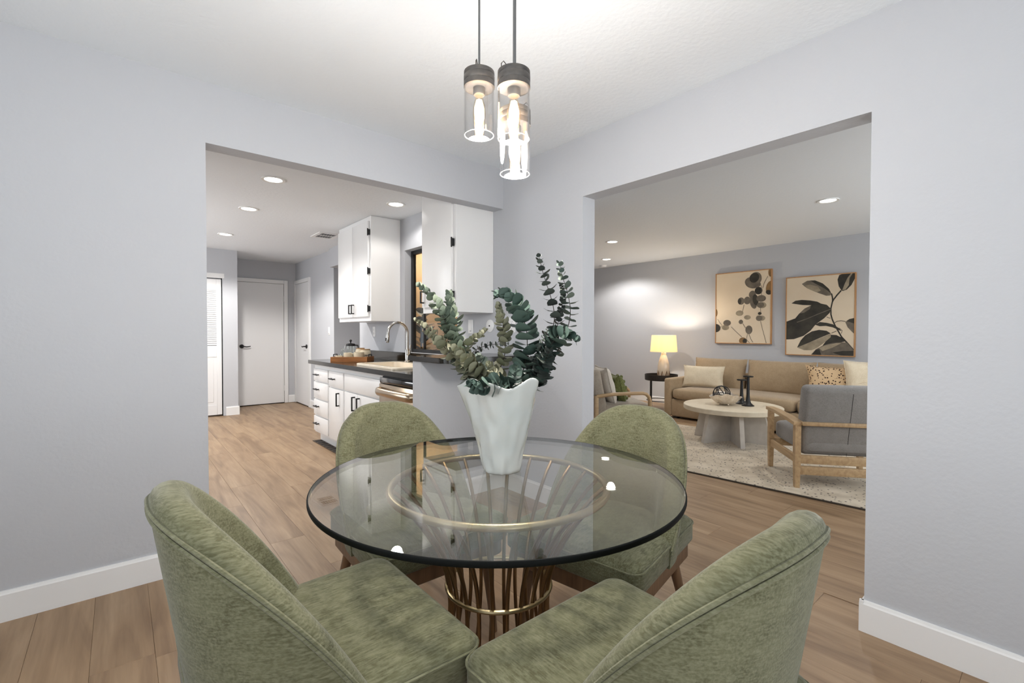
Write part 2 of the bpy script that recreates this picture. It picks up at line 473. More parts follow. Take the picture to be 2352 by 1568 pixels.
# ceilings
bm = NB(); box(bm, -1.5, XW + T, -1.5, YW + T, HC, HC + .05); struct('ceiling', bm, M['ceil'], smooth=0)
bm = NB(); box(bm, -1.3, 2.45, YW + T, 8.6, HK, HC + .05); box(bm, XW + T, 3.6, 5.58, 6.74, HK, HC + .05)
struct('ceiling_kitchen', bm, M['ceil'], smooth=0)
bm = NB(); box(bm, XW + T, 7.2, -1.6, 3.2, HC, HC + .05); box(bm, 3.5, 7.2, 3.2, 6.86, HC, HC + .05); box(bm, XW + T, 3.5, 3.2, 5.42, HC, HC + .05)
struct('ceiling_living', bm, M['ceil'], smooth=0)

# baseboards: flat board with an eased top
def baseboard(name, segs, h=.125, t=.014):
    """segs: (x0, y0, x1, y1, nx, ny) wall line and its outward normal"""
    bm = NB()
    for x0, y0, x1, y1, nx, ny in segs:
        pr = [(0, 0), (t, 0), (t, h - .014), (t * .75, h - .008), (t * .55, h), (0, h)]
        rs = [[(px + nx * d, py + ny * d, z) for d, z in pr] for px, py in ((x0, y0), (x1, y1))]
        rings(bm, rs)
    return struct(name, bm, M['trim'], smooth=0)
baseboard('baseboard_left', [(-1.4, YW, .3545, YW, 0, -1), (.341, YW - .0135, .341, YW + T, 1, 0)])
baseboard('baseboard_right', [(XW, -1.4, XW, .5095, -1, 0), (XW - .0135, .496, XW + T, .496, 0, 1)])
baseboard('baseboard_corner', [(XW, 1.9685, XW, YW, -1, 0), (XW - .0135, 1.982, XW + T, 1.982, 0, -1), (1.5395, YW, XW, YW, 0, -1), (1.553, YW - .0135, 1.553, YW + T, -1, 0)])
baseboard('baseboard_closet', [(1.16, 7.70, 1.3265, 7.70, 0, -1), (1.313, 7.6865, 1.313, 8.5, 1, 0)])
baseboard('baseboard_kitchen_end', [(2.19, 8.50, 2.32, 8.50, 0, -1)])
baseboard('baseboard_hall', [(2.32, 6.64, 2.32, 7.68, -1, 0), (2.32, 6.64, 3.5, 6.64, 0, -1)])
baseboard('baseboard_living', [(XL, -1.4, XL, 6.75, -1, 0), (3.6, 6.75, XL, 6.75, 0, -1)], h=.10)

# doors
def flush_door(name, loc, rz, wd, ht, handle_x, lever_dir, casing_l=True):
    """door in the XZ plane facing -Y, origin at floor, x from 0 to wd"""
    d = bpy.data.objects.new(name, None); COL.objects.link(d); d['kind'] = 'structure'
    d.location = loc; d.rotation_euler = (0, 0, rz)
    bm = NB(); box(bm, .004, wd - .004, -.012, .02, .012, ht, bev=.002, seg=1); obj('door_slab', bm, M['door'], d)
    for nm, a in (('door_jamb', (-.062, 0, -.022, .02, 0, ht + .065)), ('door_jamb', (wd, wd + .062, -.022, .02, 0, ht + .065)), ('door_head', (0, wd, -.022, .02, ht + .004, ht + .065))):
        if nm == 'door_jamb' and a[0] < 0 and not casing_l: continue
        bm = NB(); box(bm, *a, bev=.004, seg=1); obj(nm, bm, M['trim'], d)
    bm = NB(); box(bm, 0, wd, -.006, .02, .0, .012); obj('door_gap', bm, M['gap'], d, smooth=0)
    h = bpy.data.objects.new('door_handle', None)
    bm = NB(); tube(bm, [(handle_x, -.012, .965), (handle_x, -.026, .965)], .032, seg=18); rose = obj('door_handle', bm, M['black'], d)
    bm = NB()
    pts = [(handle_x, -.02, .965), (handle_x, -.055, .965), (handle_x + .02 * lever_dir, -.065, .963), (handle_x + .06 * lever_dir, -.064, .957), (handle_x + .095 * lever_dir, -.062, .961), (handle_x + .118 * lever_dir, -.06, .966)]
    tube(bm, pts, .008, seg=8, radii=[.01, .01, .01, .009, .008, .006]); obj('lever', bm, M['black'], rose)
    for z in (.25, ht - .25):
        bm = NB(); tube(bm, [(wd - .003 if lever_dir > 0 else .003, -.018, z - .045), (wd - .003 if lever_dir > 0 else .003, -.018, z + .045)], .006, seg=8); obj('hinge', bm, M['trim'], d)
    return d
flush_door('door_1', (1.37, 8.495, 0), 0, .76, 2.0, .13, 1, casing_l=False)
flush_door('door_2', (2.315, 8.44, 0), R(-90), .70, 2.0, .615, -1)

# louvred bifold closet door
d = bpy.data.objects.new('door_3', None); COL.objects.link(d); d['kind'] = 'structure'; d.location = (.62, 7.73, 0)
wl = .495
for nm, a in (('stile', (0, .06)), ('stile', (wl - .06, wl))):
    bm = NB(); box(bm, a[0], a[1], -.014, .014, .02, 1.94, bev=.003, seg=1); obj(nm, bm, M['door'], d)
for z0, z1 in ((.02, .16), (.84, 1.0), (1.78, 1.94)):
    bm = NB(); box(bm, .06, wl - .06, -.012, .012, z0, z1, bev=.002, seg=1); obj('rail', bm, M['door'], d)
bm = NB(); box(bm, .058, wl - .058, -.006, .006, .15, .85); box(bm, .10, wl - .10, -.010, .006, .2, .8, bev=.004, seg=1); obj('lower_panel', bm, M['door'], d)
bm = NB(); box(bm, .06, wl - .06, -.004, .004, -.016, .016)
bmesh.ops.rotate(bm, verts=bm.verts[:], cent=(0, 0, 0), matrix=Matrix.Rotation(R(-35), 3, 'X'))
first = None
for k in range(27):
    z = 1.022 + k * .0288
    if first is None: first = obj('slat', bm, M['door'], d, loc=(0, 0, z), smooth=0)
    else:
        s = first.copy(); COL.objects.link(s); s.location = (0, 0, z); s.parent = d
bm = NB(); lathe(bm, [(.004, 0), (.008, .004), (.007, .014), (.016, .02), (.018, .028), (.012, .036), (.003, .038)], 14)
obj('door_knob', bm, mat('satin_nickel_knob', (170, 168, 165), .35, metal=.8), d, loc=(.27, -.014, .68), rot=(R(90), 0, 0))
bm = NB(); box(bm, -.32, .53, -.032, .03, 1.955, 2.02); obj('door_track', bm, M['trim'], d, smooth=0)
bm = NB(); box(bm, wl, wl + .014, .0, .02, 0, 1.96); obj('door_gap', bm, M['gap'], d, smooth=0)

# kitchen window: black sash in the reveal
wn = bpy.data.objects.new('window_5', None); COL.objects.link(wn); wn['kind'] = 'structure'
for nm, a in (('stile', (2.335, 2.372, 4.355, 4.40, .985, 2.035)), ('stile', (2.335, 2.372, 3.42, 3.455, .985, 2.035)), ('rail', (2.335, 2.372, 3.455, 4.355, 1.995, 2.035)), ('rail', (2.335, 2.372, 3.455, 4.355, .985, 1.02)), ('mullion', (2.345, 2.368, 4.14, 4.165, 1.02, 1.995))):
    bm = NB(); box(bm, *a, bev=.003, seg=1); obj(nm, bm, M['black'], wn)
for y0, y1 in ((3.455, 4.14), (4.165, 4.355)):
    bm = NB(); box(bm, 2.352, 2.358, y0, y1, 1.02, 1.995); obj('pane', bm, M['glass'], wn, smooth=0)

# recessed downlights, vent, detector
M['trimring'] = mat('downlight_trim', (238, 238, 236), .5)
M['lens'] = mat('downlight_lens', (255, 255, 255), .5, emit=((255, 252, 246), 9))
M['lens'].cycles.emission_sampling = 'NONE'
def downlight(loc, label, power, col, r=.085, grp=None):
    t = thing('recessed_downlight', label, 'light', loc, group=grp)
    bm = NB(); lathe(bm, [(r * .72, -.002), (r * .76, -.006), (r * .98, -.008), (r, -.004), (r, 0)], 28, caps=False); obj('trim_ring', bm, M['trimring'], t)
    bm = NB(); lathe(bm, [(.001, -.0035), (r * .4, -.0035), (r * .73, -.003), (r * .73, -.001)], 28); obj('lens', bm, M['lens'], t)
    spot(t, (0, 0, -.02), power, col)
    return t
KC = (1, .96, .91); LCOL = (1, .96, .91)
downlight((.92, 3.94, HK), 'kitchen ceiling downlight nearest the header on the left', 38, KC)
downlight((.955, 5.02, HK), 'middle one of the three kitchen ceiling downlights in a row', 46, KC)
downlight((.99, 6.5, HK), 'kitchen ceiling downlight farthest back near the louvred door', 150, KC)
downlight((1.95, 3.96, HK), 'kitchen ceiling downlight above the sink between the wall cabinets', 15, KC)
downlight((5.11, 1.443, HC), 'living room downlight nearest, above the armchair', 40, LCOL, r=.09)
downlight((5.175, 4.0, HC), 'middle living room downlight beside the opening jamb', 60, LCOL, r=.09)
downlight((6.315, 5.0, HC), 'living room downlight nearest the far wall above the lamp corner', 80, LCOL, r=.09)
v = thing('ceiling_vent', 'small white air vent in the kitchen ceiling beside the wall cabinet', 'vent', (1.93, 5.78, HK), rz=0)
bm = NB()
for a in ((-.13, .13, -.17, -.13), (-.13, .13, .13, .17), (-.13, -.09, -.13, .13), (.09, .13, -.13, .13), (-.09, .09, -.012, .012)):
    box(bm, a[0], a[1], a[2], a[3], -.008, 0)
obj('frame', bm, M['plate'], v, smooth=0)
bm = NB(); box(bm, -.09, .09, -.13, .13, -.002, -.0005); obj('backing', bm, M['slot'], v, smooth=0)
for k in range(6):
    bm = NB(); x = -.075 + k * .03; box(bm, x - .006, x + .006, -.13, .13, -.006, -.003); obj('slat', bm, mat('vent_slat', (150, 150, 150), .6) if k == 0 else bpy.data.materials['vent_slat'], v, smooth=0)
t = thing('smoke_detector', 'round white smoke detector on the living room ceiling by the far wall', 'detector', (6.85, 5.5, HC))
bm = NB(); lathe(bm, [(.045, -.035), (.058, -.03), (.062, -.012), (.062, -.008)], 24); obj('housing', bm, M['plate'], t)
bm = NB(); lathe(bm, [(.068, -.008), (.07, -.004), (.07, 0)], 24); obj('mount', bm, M['plate'], t)

# wall plates on the sink wall
def plate(name, label, cat, loc, kind, n=(-1, 0)):
    t = thing(name, label, cat, loc)
    if kind == 'round':
        bm = NB(); tube(bm, [(0, 0, 0), (-.004, 0, 0), (-.006, 0, 0)], .05, seg=28, radii=[.05, .05, .046]); obj('cover', bm, M['plate'], t)
        bm = NB(); tube(bm, [(-.006, 0, 0), (-.012, 0, 0)], .006, seg=10); obj('socket', bm, M['slot'], t)
        return t
    bm = NB(); box(bm, -.006, 0, -.036, .036, -.058, .058, bev=.003); obj('cover', bm, M['plate'], t)
    if kind == 'switch':
        bm = NB(); box(bm, -.010, -.006, -.017, .017, -.033, .033, bev=.001, seg=1); obj('rocker', bm, M['plate'], t)
        bm = NB(); box(bm, -.0075, -.006, -.009, .009, -.040, -.036); obj('slot', bm, M['slot'], t, smooth=0)
    else:
        for z in (-.02, .02):
            bm = NB(); box(bm, -.0075, -.006, -.014, .014, z - .014, z + .014, bev=.001, seg=1); f = obj('receptacle', bm, M['plate'], t)
            for y in (-.006, .006):
                bm = NB(); box(bm, -.0082, -.0075, y - .0012, y + .0012, z, z + .008); obj('slot', bm, M['slot'], f, smooth=0)
            bm = NB(); box(bm, -.0082, -.0075, -.0022, .0022, z - .009, z - .005); obj('slot', bm, M['slot'], f, smooth=0)
    return t
plate('light_switch', 'white light switch plate under the near wall cabinet', 'switch', (XW, 3.212, 1.24), 'switch')
plate('cable_plate', 'round white wall plate with a dark centre socket', 'wall plate', (XW, 2.948, 1.243), 'round')
plate('power_outlet', 'white duplex outlet beside the arching eucalyptus stem', 'outlet', (XW, 2.673, 1.247), 'outlet')
plate('power_outlet', 'white outlet under the far wall cabinet above the black counter', 'outlet', (XW, 5.15, 1.20), 'outlet')
plate('light_switch', 'white switch plate on the grey wall right of the kitchen side door', 'switch', (2.32, 6.83, 1.21), 'switch')
# ------------------------------------------------------------------ kitchen
def bar_handle(parent, c, length, vertical, axis='x', proj=.028):
    """square black bar pull on a face that looks toward -X"""
    bm = NB(); x, y, z = c; r = .0055; h = length / 2
    if vertical:
        box(bm, x - proj - r, x - proj + r, y - r, y + r, z - h, z + h, bev=.001, seg=1)
        for s in (-1, 1): box(bm, x - proj, x, y - r, y + r, z + s * (h - r) - r, z + s * (h - r) + r)
    else:
        box(bm, x - proj - r, x - proj + r, y - h, y + h, z - r, z + r, bev=.001, seg=1)
        for s in (-1, 1): box(bm, x - proj, x, y + s * (h - .02) - r, y + s * (h - .02) + r, z - r, z + r)
    return obj('handle', bm, M['black'], parent)
FX = 1.63
def front(parent, name, y0, y1, z0, z1, hz=None, hy=None, vert=False, hl=.11):
    bm = NB(); box(bm, FX, FX + .019, y0 + .002, y1 - .002, z0 + .002, z1 - .002, bev=.0025, seg=2)
    f = obj(name, bm, M['cab'], parent)
    if hz is not None: bar_handle(f, (FX, hy, hz), hl, vert)
    return f
def base_unit(label, y0, y1):
    t = thing('base_cabinet', label, 'cabinet')
    bm = NB()
    if 'sink' in label:
        box(bm, FX + .02, 2.255, y0, y1, .10, .70); box(bm, FX + .02, FX + .04, y0, y1, .70, .843)
    else: box(bm, FX + .02, 2.255, y0, y1, .10, .843)
    box(bm, FX + .075, 2.255, y0, y1, 0, .10); obj('body', bm, M['cab'], t, smooth=0)
    return t
u = base_unit('white base cabinet with four stacked drawers at the far end of the counter', 4.842, 5.32)
for (z0, z1), hz in zip(((.665, .80), (.475, .655), (.295, .465), (.12, .285)), (.735, .578, .395, .21)):
    front(u, 'drawer', 4.857, 5.305, z0, z1, hz, 5.175, False, .12)
u = base_unit('white base cabinet with one drawer over one door beside the drawer stack', 4.412, 4.84)
front(u, 'drawer', 4.425, 4.827, .64, .80, .725, 4.69, False, .12)
front(u, 'door', 4.425, 4.827, .12, .63, .535, 4.535, True, .13)
u = base_unit('white sink base cabinet with two doors next to the dishwasher', 3.582, 4.41)
front(u, 'false_front', 3.595, 4.397, .64, .80)
front(u, 'door', 4.085, 4.397, .12, .63, .54, 4.14, True, .13)
front(u, 'door', 3.595, 4.083, .12, .63, .54, 4.03, True, .13)

t = thing('dishwasher', 'stainless steel dishwasher under the black counter with a curved bar handle', 'dishwasher')
bm = NB(); box(bm, 1.64, 2.25, 2.93, 3.575, .09, .835); obj('tub', bm, M['slot'], t, smooth=0)
bm = NB(); box(bm, 1.606, 1.64, 2.935, 3.57, .12, .778, bev=.006); dr = obj('door', bm, M['steel'], t)
bm = NB(); box(bm, 1.612, 1.64, 2.935, 3.57, .782, .828, bev=.004); obj('control_panel', bm, mat('glossy_black', (14, 14, 15), .1, coat=.5), t)
bm = NB(); pts = [(1.605, 3.545, .72), (1.575, 3.53, .72), (1.562, 3.48, .72), (1.56, 3.25, .72), (1.562, 3.02, .72), (1.575, 2.975, .72), (1.605, 2.96, .72)]
tube(bm, pts, .02, seg=12, flat=1.6); obj('handle', bm, M['steel'], dr)
bm = NB(); box(bm, 1.70, 1.72, 2.935, 3.57, 0, .115); obj('toe_kick', bm, M['gap'], t, smooth=0)

t = thing('countertop', 'black speckled stone countertop along the sink wall', 'countertop')
bm = NB()
for a in ((1.60, 1.73, 2.915, 5.40), (2.15, 2.262, 2.915, 5.40), (1.73, 2.15, 2.915, 3.50), (1.73, 2.15, 4.24, 5.40)):
    box(bm, a[0], a[1], a[2], a[3], .846, .886)
bmesh.ops.remove_doubles(bm, verts=bm.verts[:], dist=.0001)
obj('slab', bm, M['stone'], t, smooth=0)
bm = NB(); box(bm, 2.242, 2.262, 2.915, 5.40, .886, .984, bev=.002, seg=1); obj('backsplash', bm, M['stone'], t)

t = thing('kitchen_sink', 'cream enamel drop-in sink set in the black counter', 'sink')
bm = NB()
o_ = rrect(1.685, 2.175, 3.46, 4.28, .06); i_ = rrect(1.735, 2.10, 3.51, 4.23, .06); b_ = rrect(1.76, 2.08, 3.54, 4.2, .05)
rings(bm, [[(x, y, .887) for x, y in o_], [(x, y, .900) for x, y in o_], [(x * .97 + 1.93 * .03, y * .98 + 3.87 * .02, .905) for x, y in o_], [(x, y, .902) for x, y in i_], [(x, y, .885) for x, y in i_], [(x, y, .72) for x, y in b_]], cap0=False)
obj('basin', bm, M['sinkwhite'], t)
bm = NB(); lathe(bm, [(.001, .7215), (.03, .7215), (.034, .724), (.036, .7205)], 18, c=(1.92, 3.87, 0)); obj('drain', bm, M['chrome'], t)

t = thing('kitchen_faucet', 'tall brushed nickel pull-down faucet arching over the sink', 'faucet', (2.135, 4.10, .904))
bm = NB(); lathe(bm, [(.028, 0), (.028, .01), (.02, .016), (.019, .12), (.017, .124)], 20); obj('base', bm, M['chrome'], t)
pts = [(0, 0, .1), (0, 0, .28)] + [(-.1 + .1 * math.cos(a), 0, .28 + .1 * math.sin(a)) for a in [R(k * 15) for k in range(1, 12)]] + [(-.2, 0, .27)]
bm = NB(); tube(bm, pts, .0125, seg=12); obj('spout', bm, M['chrome'], t)
bm = NB(); tube(bm, [(-.2, 0, .28), (-.202, 0, .25), (-.206, 0, .2), (-.208, 0, .19)], .016, seg=12, radii=[.013, .0165, .0175, .014]); sp = obj('spray_head', bm, M['chrome'], t)
bm = NB(); box(bm, -.226, -.222, -.005, .005, .205, .235, bev=.001, seg=1); obj('button', bm, M['slot'], sp)
bm = NB(); tube(bm, [(0, -.015, .07), (0, -.045, .085), (0, -.06, .13), (0, -.065, .17)], .007, seg=8, radii=[.012, .01, .007, .006]); obj('lever', bm, M['chrome'], t)

# bar top on the half wall
t = thing('bar_top', 'black stone bar ledge on the half wall behind the vase', 'countertop')
rc = .07
pl = [(1.545, 2.95), (1.545, 2.485 + rc)] + [(1.545 + rc - rc * math.cos(R(a)), 2.485 + rc - rc * math.sin(R(a))) for a in range(10, 90, 10)] + [(1.545 + rc, 2.485), (XW - .002, 2.485), (XW - .002, 2.95)]
bm = NB(); prism(bm, pl, .991, 1.026); bmesh.ops.bevel(bm, geom=[e for e in bm.edges if abs(e.verts[0].co.z - e.verts[1].co.z) < 1e-4], offset=.004, segments=2, affect='EDGES')
obj('slab', bm, M['stone'], t)

# wall cabinets
def wall_cab(label, x0, y0, y1, z0, doors, hinge_y, hinge_z):
    t = thing('wall_cabinet', label, 'cabinet')
    bm = NB(); box(bm, x0 + .012, XW - .001, y0, y1, z0, HK - .002, bev=.002, seg=1); obj('body', bm, M['cab'], t)
    for (a, b, hy) in doors:
        bm = NB(); box(bm, x0 - .008, x0 + .012, a, b, z0 + .045, HK - .05, bev=.004, seg=2); dd = obj('door', bm, M['cab'], t)
        if hy is not None: bar_handle(dd, (x0 - .008, hy, z0 + .13), .10, True)
    for z in hinge_z:
        bm = NB(); box(bm, x0 - .012, x0 + .0115, hinge_y - .012, hinge_y + .004, z - .028, z + .028, bev=.002, seg=1)
        tube(bm, [(x0 - .012, hinge_y - .004, z - .036), (x0 - .012, hinge_y - .004, z + .036)], .006, seg=8)
        obj('hinge', bm, M['black'], t)
    return t
wall_cab('white wall cabinet nearest, hanging above the bar with two black hinges', 1.90, 2.906, 3.395, 1.343, [(2.94, 3.38, 3.35)], 2.936, (1.47, 1.86, 2.26))
wall_cab('white two-door wall cabinet past the sink with paired black pulls', 1.93, 4.494, 5.375, 1.305, [(4.53, 4.93, 4.895), (4.934, 5.36, 4.97)], 4.526, (1.43, 1.81, 2.20))

# breakfast tray
TC = (1.885, 4.84, .886); TR = R(-40.2)
t = thing('serving_tray', 'wooden tray with black end handles on the kitchen counter', 'tray', TC, TR)
bm = NB(); box(bm, -.19, .19, -.12, .12, .001, .012); obj('base', bm, M['wood_tray'], t, smooth=0)
for a in ((-.19, .19, -.12, -.108), (-.19, .19, .108, .12), (-.19, -.178, -.108, .108), (.178, .19, -.108, .108)):
    bm = NB(); box(bm, *a, .012, .05, bev=.002, seg=1); obj('side', bm, M['wood_tray'], t)
for s in (-1, 1):
    bm = NB(); tube(bm, [(s * .184, -.05, .048), (s * .184, -.05, .072), (s * .184, .05, .072), (s * .184, .05, .048)], .005, seg=6); obj('handle', bm, M['black'], t)
def on_tray(x, y):
    c, s_ = math.cos(TR), math.sin(TR)
    return (TC[0] + c * x - s_ * y, TC[1] + s_ * x + c * y, TC[2] + .0125)
def mug(name, label, x, y, r, h, hdl=True, rot=TR, cat='mug'):
    t = thing(name, label, cat, on_tray(x, y), rot)
    bm = NB(); lathe(bm, [(r * .86, 0), (r, .01), (r, h), (r - .004, h + .001), (r - .005, h - .004), (r - .006, .012), (.001, .008)], 24); obj('body', bm, M['ceram'], t)
    if hdl:
        bm = NB(); tube(bm, [(r - .002, 0, h * .8), (r + .018, 0, h * .82), (r + .024, 0, h * .5), (r + .014, 0, h * .25), (r - .002, 0, h * .22)], .0045, seg=8); obj('handle', bm, M['ceram'], t)
    return t
mug('coffee_mug', 'cream stoneware mug at the front of the tray', .085, -.06, .05, .085, rot=TR + R(190))
mug('milk_jug', 'small round cream jug beside the mug on the tray', -.03, -.055, .042, .078, rot=TR + R(60))
mug('espresso_cup', 'tiny low cream cup at the left end of the tray', -.125, -.06, .034, .048, hdl=False, cat='cup')
def canister(label, x, y, r, h, text=None):
    t = thing('lidded_canister', label, 'canister', on_tray(x, y), 0)
    bm = NB(); lathe(bm, [(r * .9, 0), (r, .012), (r * 1.02, h * .5), (r, h * .8), (r * .84, h * .9), (r * .84, h * .93)], 28); obj('body', bm, M['ceram'], t)
    bm = NB(); lathe(bm, [(r * .88, h * .93), (r * .9, h * .95), (r * .88, h), (r * .3, h * 1.01), (.001, h * 1.01)], 28); obj('lid', bm, M['cork'], t)
    if text:
        cu = bpy.data.curves.new('lettering', 'FONT'); cu.body = text; cu.size = .026; cu.align_x = 'CENTER'; cu.align_y = 'CENTER'; cu.extrude = .003
        lo = bpy.data.objects.new('lettering', cu); COL.objects.link(lo); lo.parent = t
        a = math.atan2(-.80, -.60)
        lo.location = (math.cos(a) * (r * 1.0), math.sin(a) * r * 1.0, h * .42); lo.rotation_euler = (R(90), 0, a + R(90))
        cu.materials.append(M['slot'])
        me = bpy.data.meshes.new_from_object(lo.evaluated_get(bpy.context.evaluated_depsgraph_get()))
        lm = bpy.data.objects.new('lettering', me); COL.objects.link(lm); lm.parent = t; lm.location = lo.location; lm.rotation_euler = lo.rotation_euler
        bpy.data.objects.remove(lo); lm.name = 'lettering'
    return t
canister('cream canister with dark lettering and a wooden lid at the right of the tray', .125, .03, .056, .115, 'SUGAR')
canister('plain cream canister standing behind the lettered one', .06, .065, .05, .125)
t = thing('french_press', 'glass french press with black lid and handle on the tray', 'coffee press', on_tray(-.04, .055), TR)
bm = NB(); lathe(bm, [(.042, .004), (.044, .01), (.044, .15), (.0425, .15), (.0425, .012), (.001, .01)], 24); obj('beaker', bm, M['glass'], t)
bm = NB(); lathe(bm, [(.046, .146), (.047, .165), (.04, .172), (.008, .176), (.005, .19), (.012, .196), (.014, .205), (.008, .214), (.001, .216)], 24); obj('lid', bm, M['black'], t)
bm = NB(); tube(bm, [(.044, 0, .155), (.078, 0, .152), (.082, 0, .12), (.08, 0, .06), (.046, 0, .04)], .008, seg=8); obj('handle', bm, M['black'], t)
bm = NB(); lathe(bm, [(.045, 0), (.046, .012), (.045, .018), (.04, .018)], 24); obj('base_ring', bm, M['black'], t)
t = thing('glass_bottle', 'small clear glass carafe with a tilted spoon on the tray', 'bottle', on_tray(-.12, .04), 0)
bm = NB(); lathe(bm, [(.03, 0), (.034, .01), (.036, .05), (.022, .085), (.016, .1), (.02, .118), (.018, .118), (.014, .1), (.02, .084), (.033, .05), (.03, .008)], 20); obj('body', bm, M['glass'], t)
bm = NB(); tube(bm, [(0, 0, .02), (.02, .01, .10), (.035, .015, .15)], .003, seg=6, radii=[.004, .0025, .006]); obj('spoon', bm, M['chrome'], t)

# rubber plant in the sunroom behind the kitchen window
def leaf_mesh(name, mt, L=1.0, Wd=.45, n=8, cup=.10, tipp=1.6):
    bm = NB(); rows = []
    for i in range(n + 1):
        u = i / n; wv = Wd / 2 * (math.sin(math.pi * min(1, u ** .8)) ** .8 if 0 < u < 1 else 0) + .004
        z = -.16 * (u - .35) ** 2
        rows.append([bm.verts.new((u * L, -wv, z + cup * wv)), bm.verts.new((u * L, 0, z)), bm.verts.new((u * L, wv, z + cup * wv))])
    for a, b in zip(rows, rows[1:]):
        for j in range(2): bm.faces.new((a[j], b[j], b[j + 1], a[j + 1]))
    me = bpy.data.meshes.new(name); bm.to_mesh(me); bm.free(); me.materials.append(mt)
    for p in me.polygons: p.use_smooth = True
    return me
bl = leaf_mesh('leaf', M['leafdark'])
def orient(o, pos, xdir, zdir, s):
    x = Vector(xdir).normalized(); z = Vector(zdir); z = (z - x * z.dot(x)).normalized(); y = z.cross(x)
    mm = Matrix((x, y, z)).transposed().to_4x4(); mm.translation = Vector(pos)
    o.matrix_local = mm @ Matrix.Scale(s, 4)
rl = random.Random(11)
for (px, py, ht, lab) in ((2.64, 4.72, 1.36, 'dark rubber plant seen through the kitchen window on the left'), (2.82, 4.12, 1.22, 'second dark leafy plant lower in the kitchen window')):
    t = thing('potted_rubber_plant', lab, 'plant', (px, py, 0))
    bm = NB(); lathe(bm, [(.11, 0), (.15, .28), (.155, .3), (.14, .3), (.13, .26), (.001, .26)], 24); obj('pot', bm, M['ceram'], t)
    bm = NB(); tube(bm, [(0, 0, .25), (.01, .02, .7), (-.01, .0, ht)], .012, seg=6); obj('stem', bm, M['legwood'], t)
    for k in range(26):
        z = .75 + (ht - .7) * k / 25; a = k * 2.4 + rl.random()
        lf = bpy.data.objects.new('leaf', bl); COL.objects.link(lf); lf.parent = t
        orient(lf, (0, 0, z), (math.cos(a), math.sin(a), .25 + rl.random() * .5), (0, 0, 1), .2 + .08 * rl.random())
l = bpy.data.lights.new('sunroom_fill', 'POINT'); l.energy = 16; l.color = (1, .84, .64); l.shadow_soft_size = .1
o = bpy.data.objects.new('sunroom_fill', l); COL.objects.link(o); o.location = (3.0, 4.9, 2.1)  # added warm light for the nook, with no lamp modelled

t = thing('floor_strip', 'bronze slotted strip on the floor at the toe of the base cabinets', 'floor strip', (1.655, 4.90, .0005))  # dark slatted strip laid along the foot of the base cabinets
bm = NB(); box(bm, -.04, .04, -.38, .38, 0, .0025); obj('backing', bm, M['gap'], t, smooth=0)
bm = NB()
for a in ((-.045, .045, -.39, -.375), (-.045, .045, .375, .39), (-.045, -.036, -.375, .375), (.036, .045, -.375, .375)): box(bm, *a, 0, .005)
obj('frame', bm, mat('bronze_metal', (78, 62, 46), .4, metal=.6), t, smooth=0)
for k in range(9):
    y = -.36 + k * .09; bm = NB(); box(bm, -.036, .036, y - .012, y + .012, .002, .0045); obj('slat', bm, bpy.data.materials['bronze_metal'], t, smooth=0)
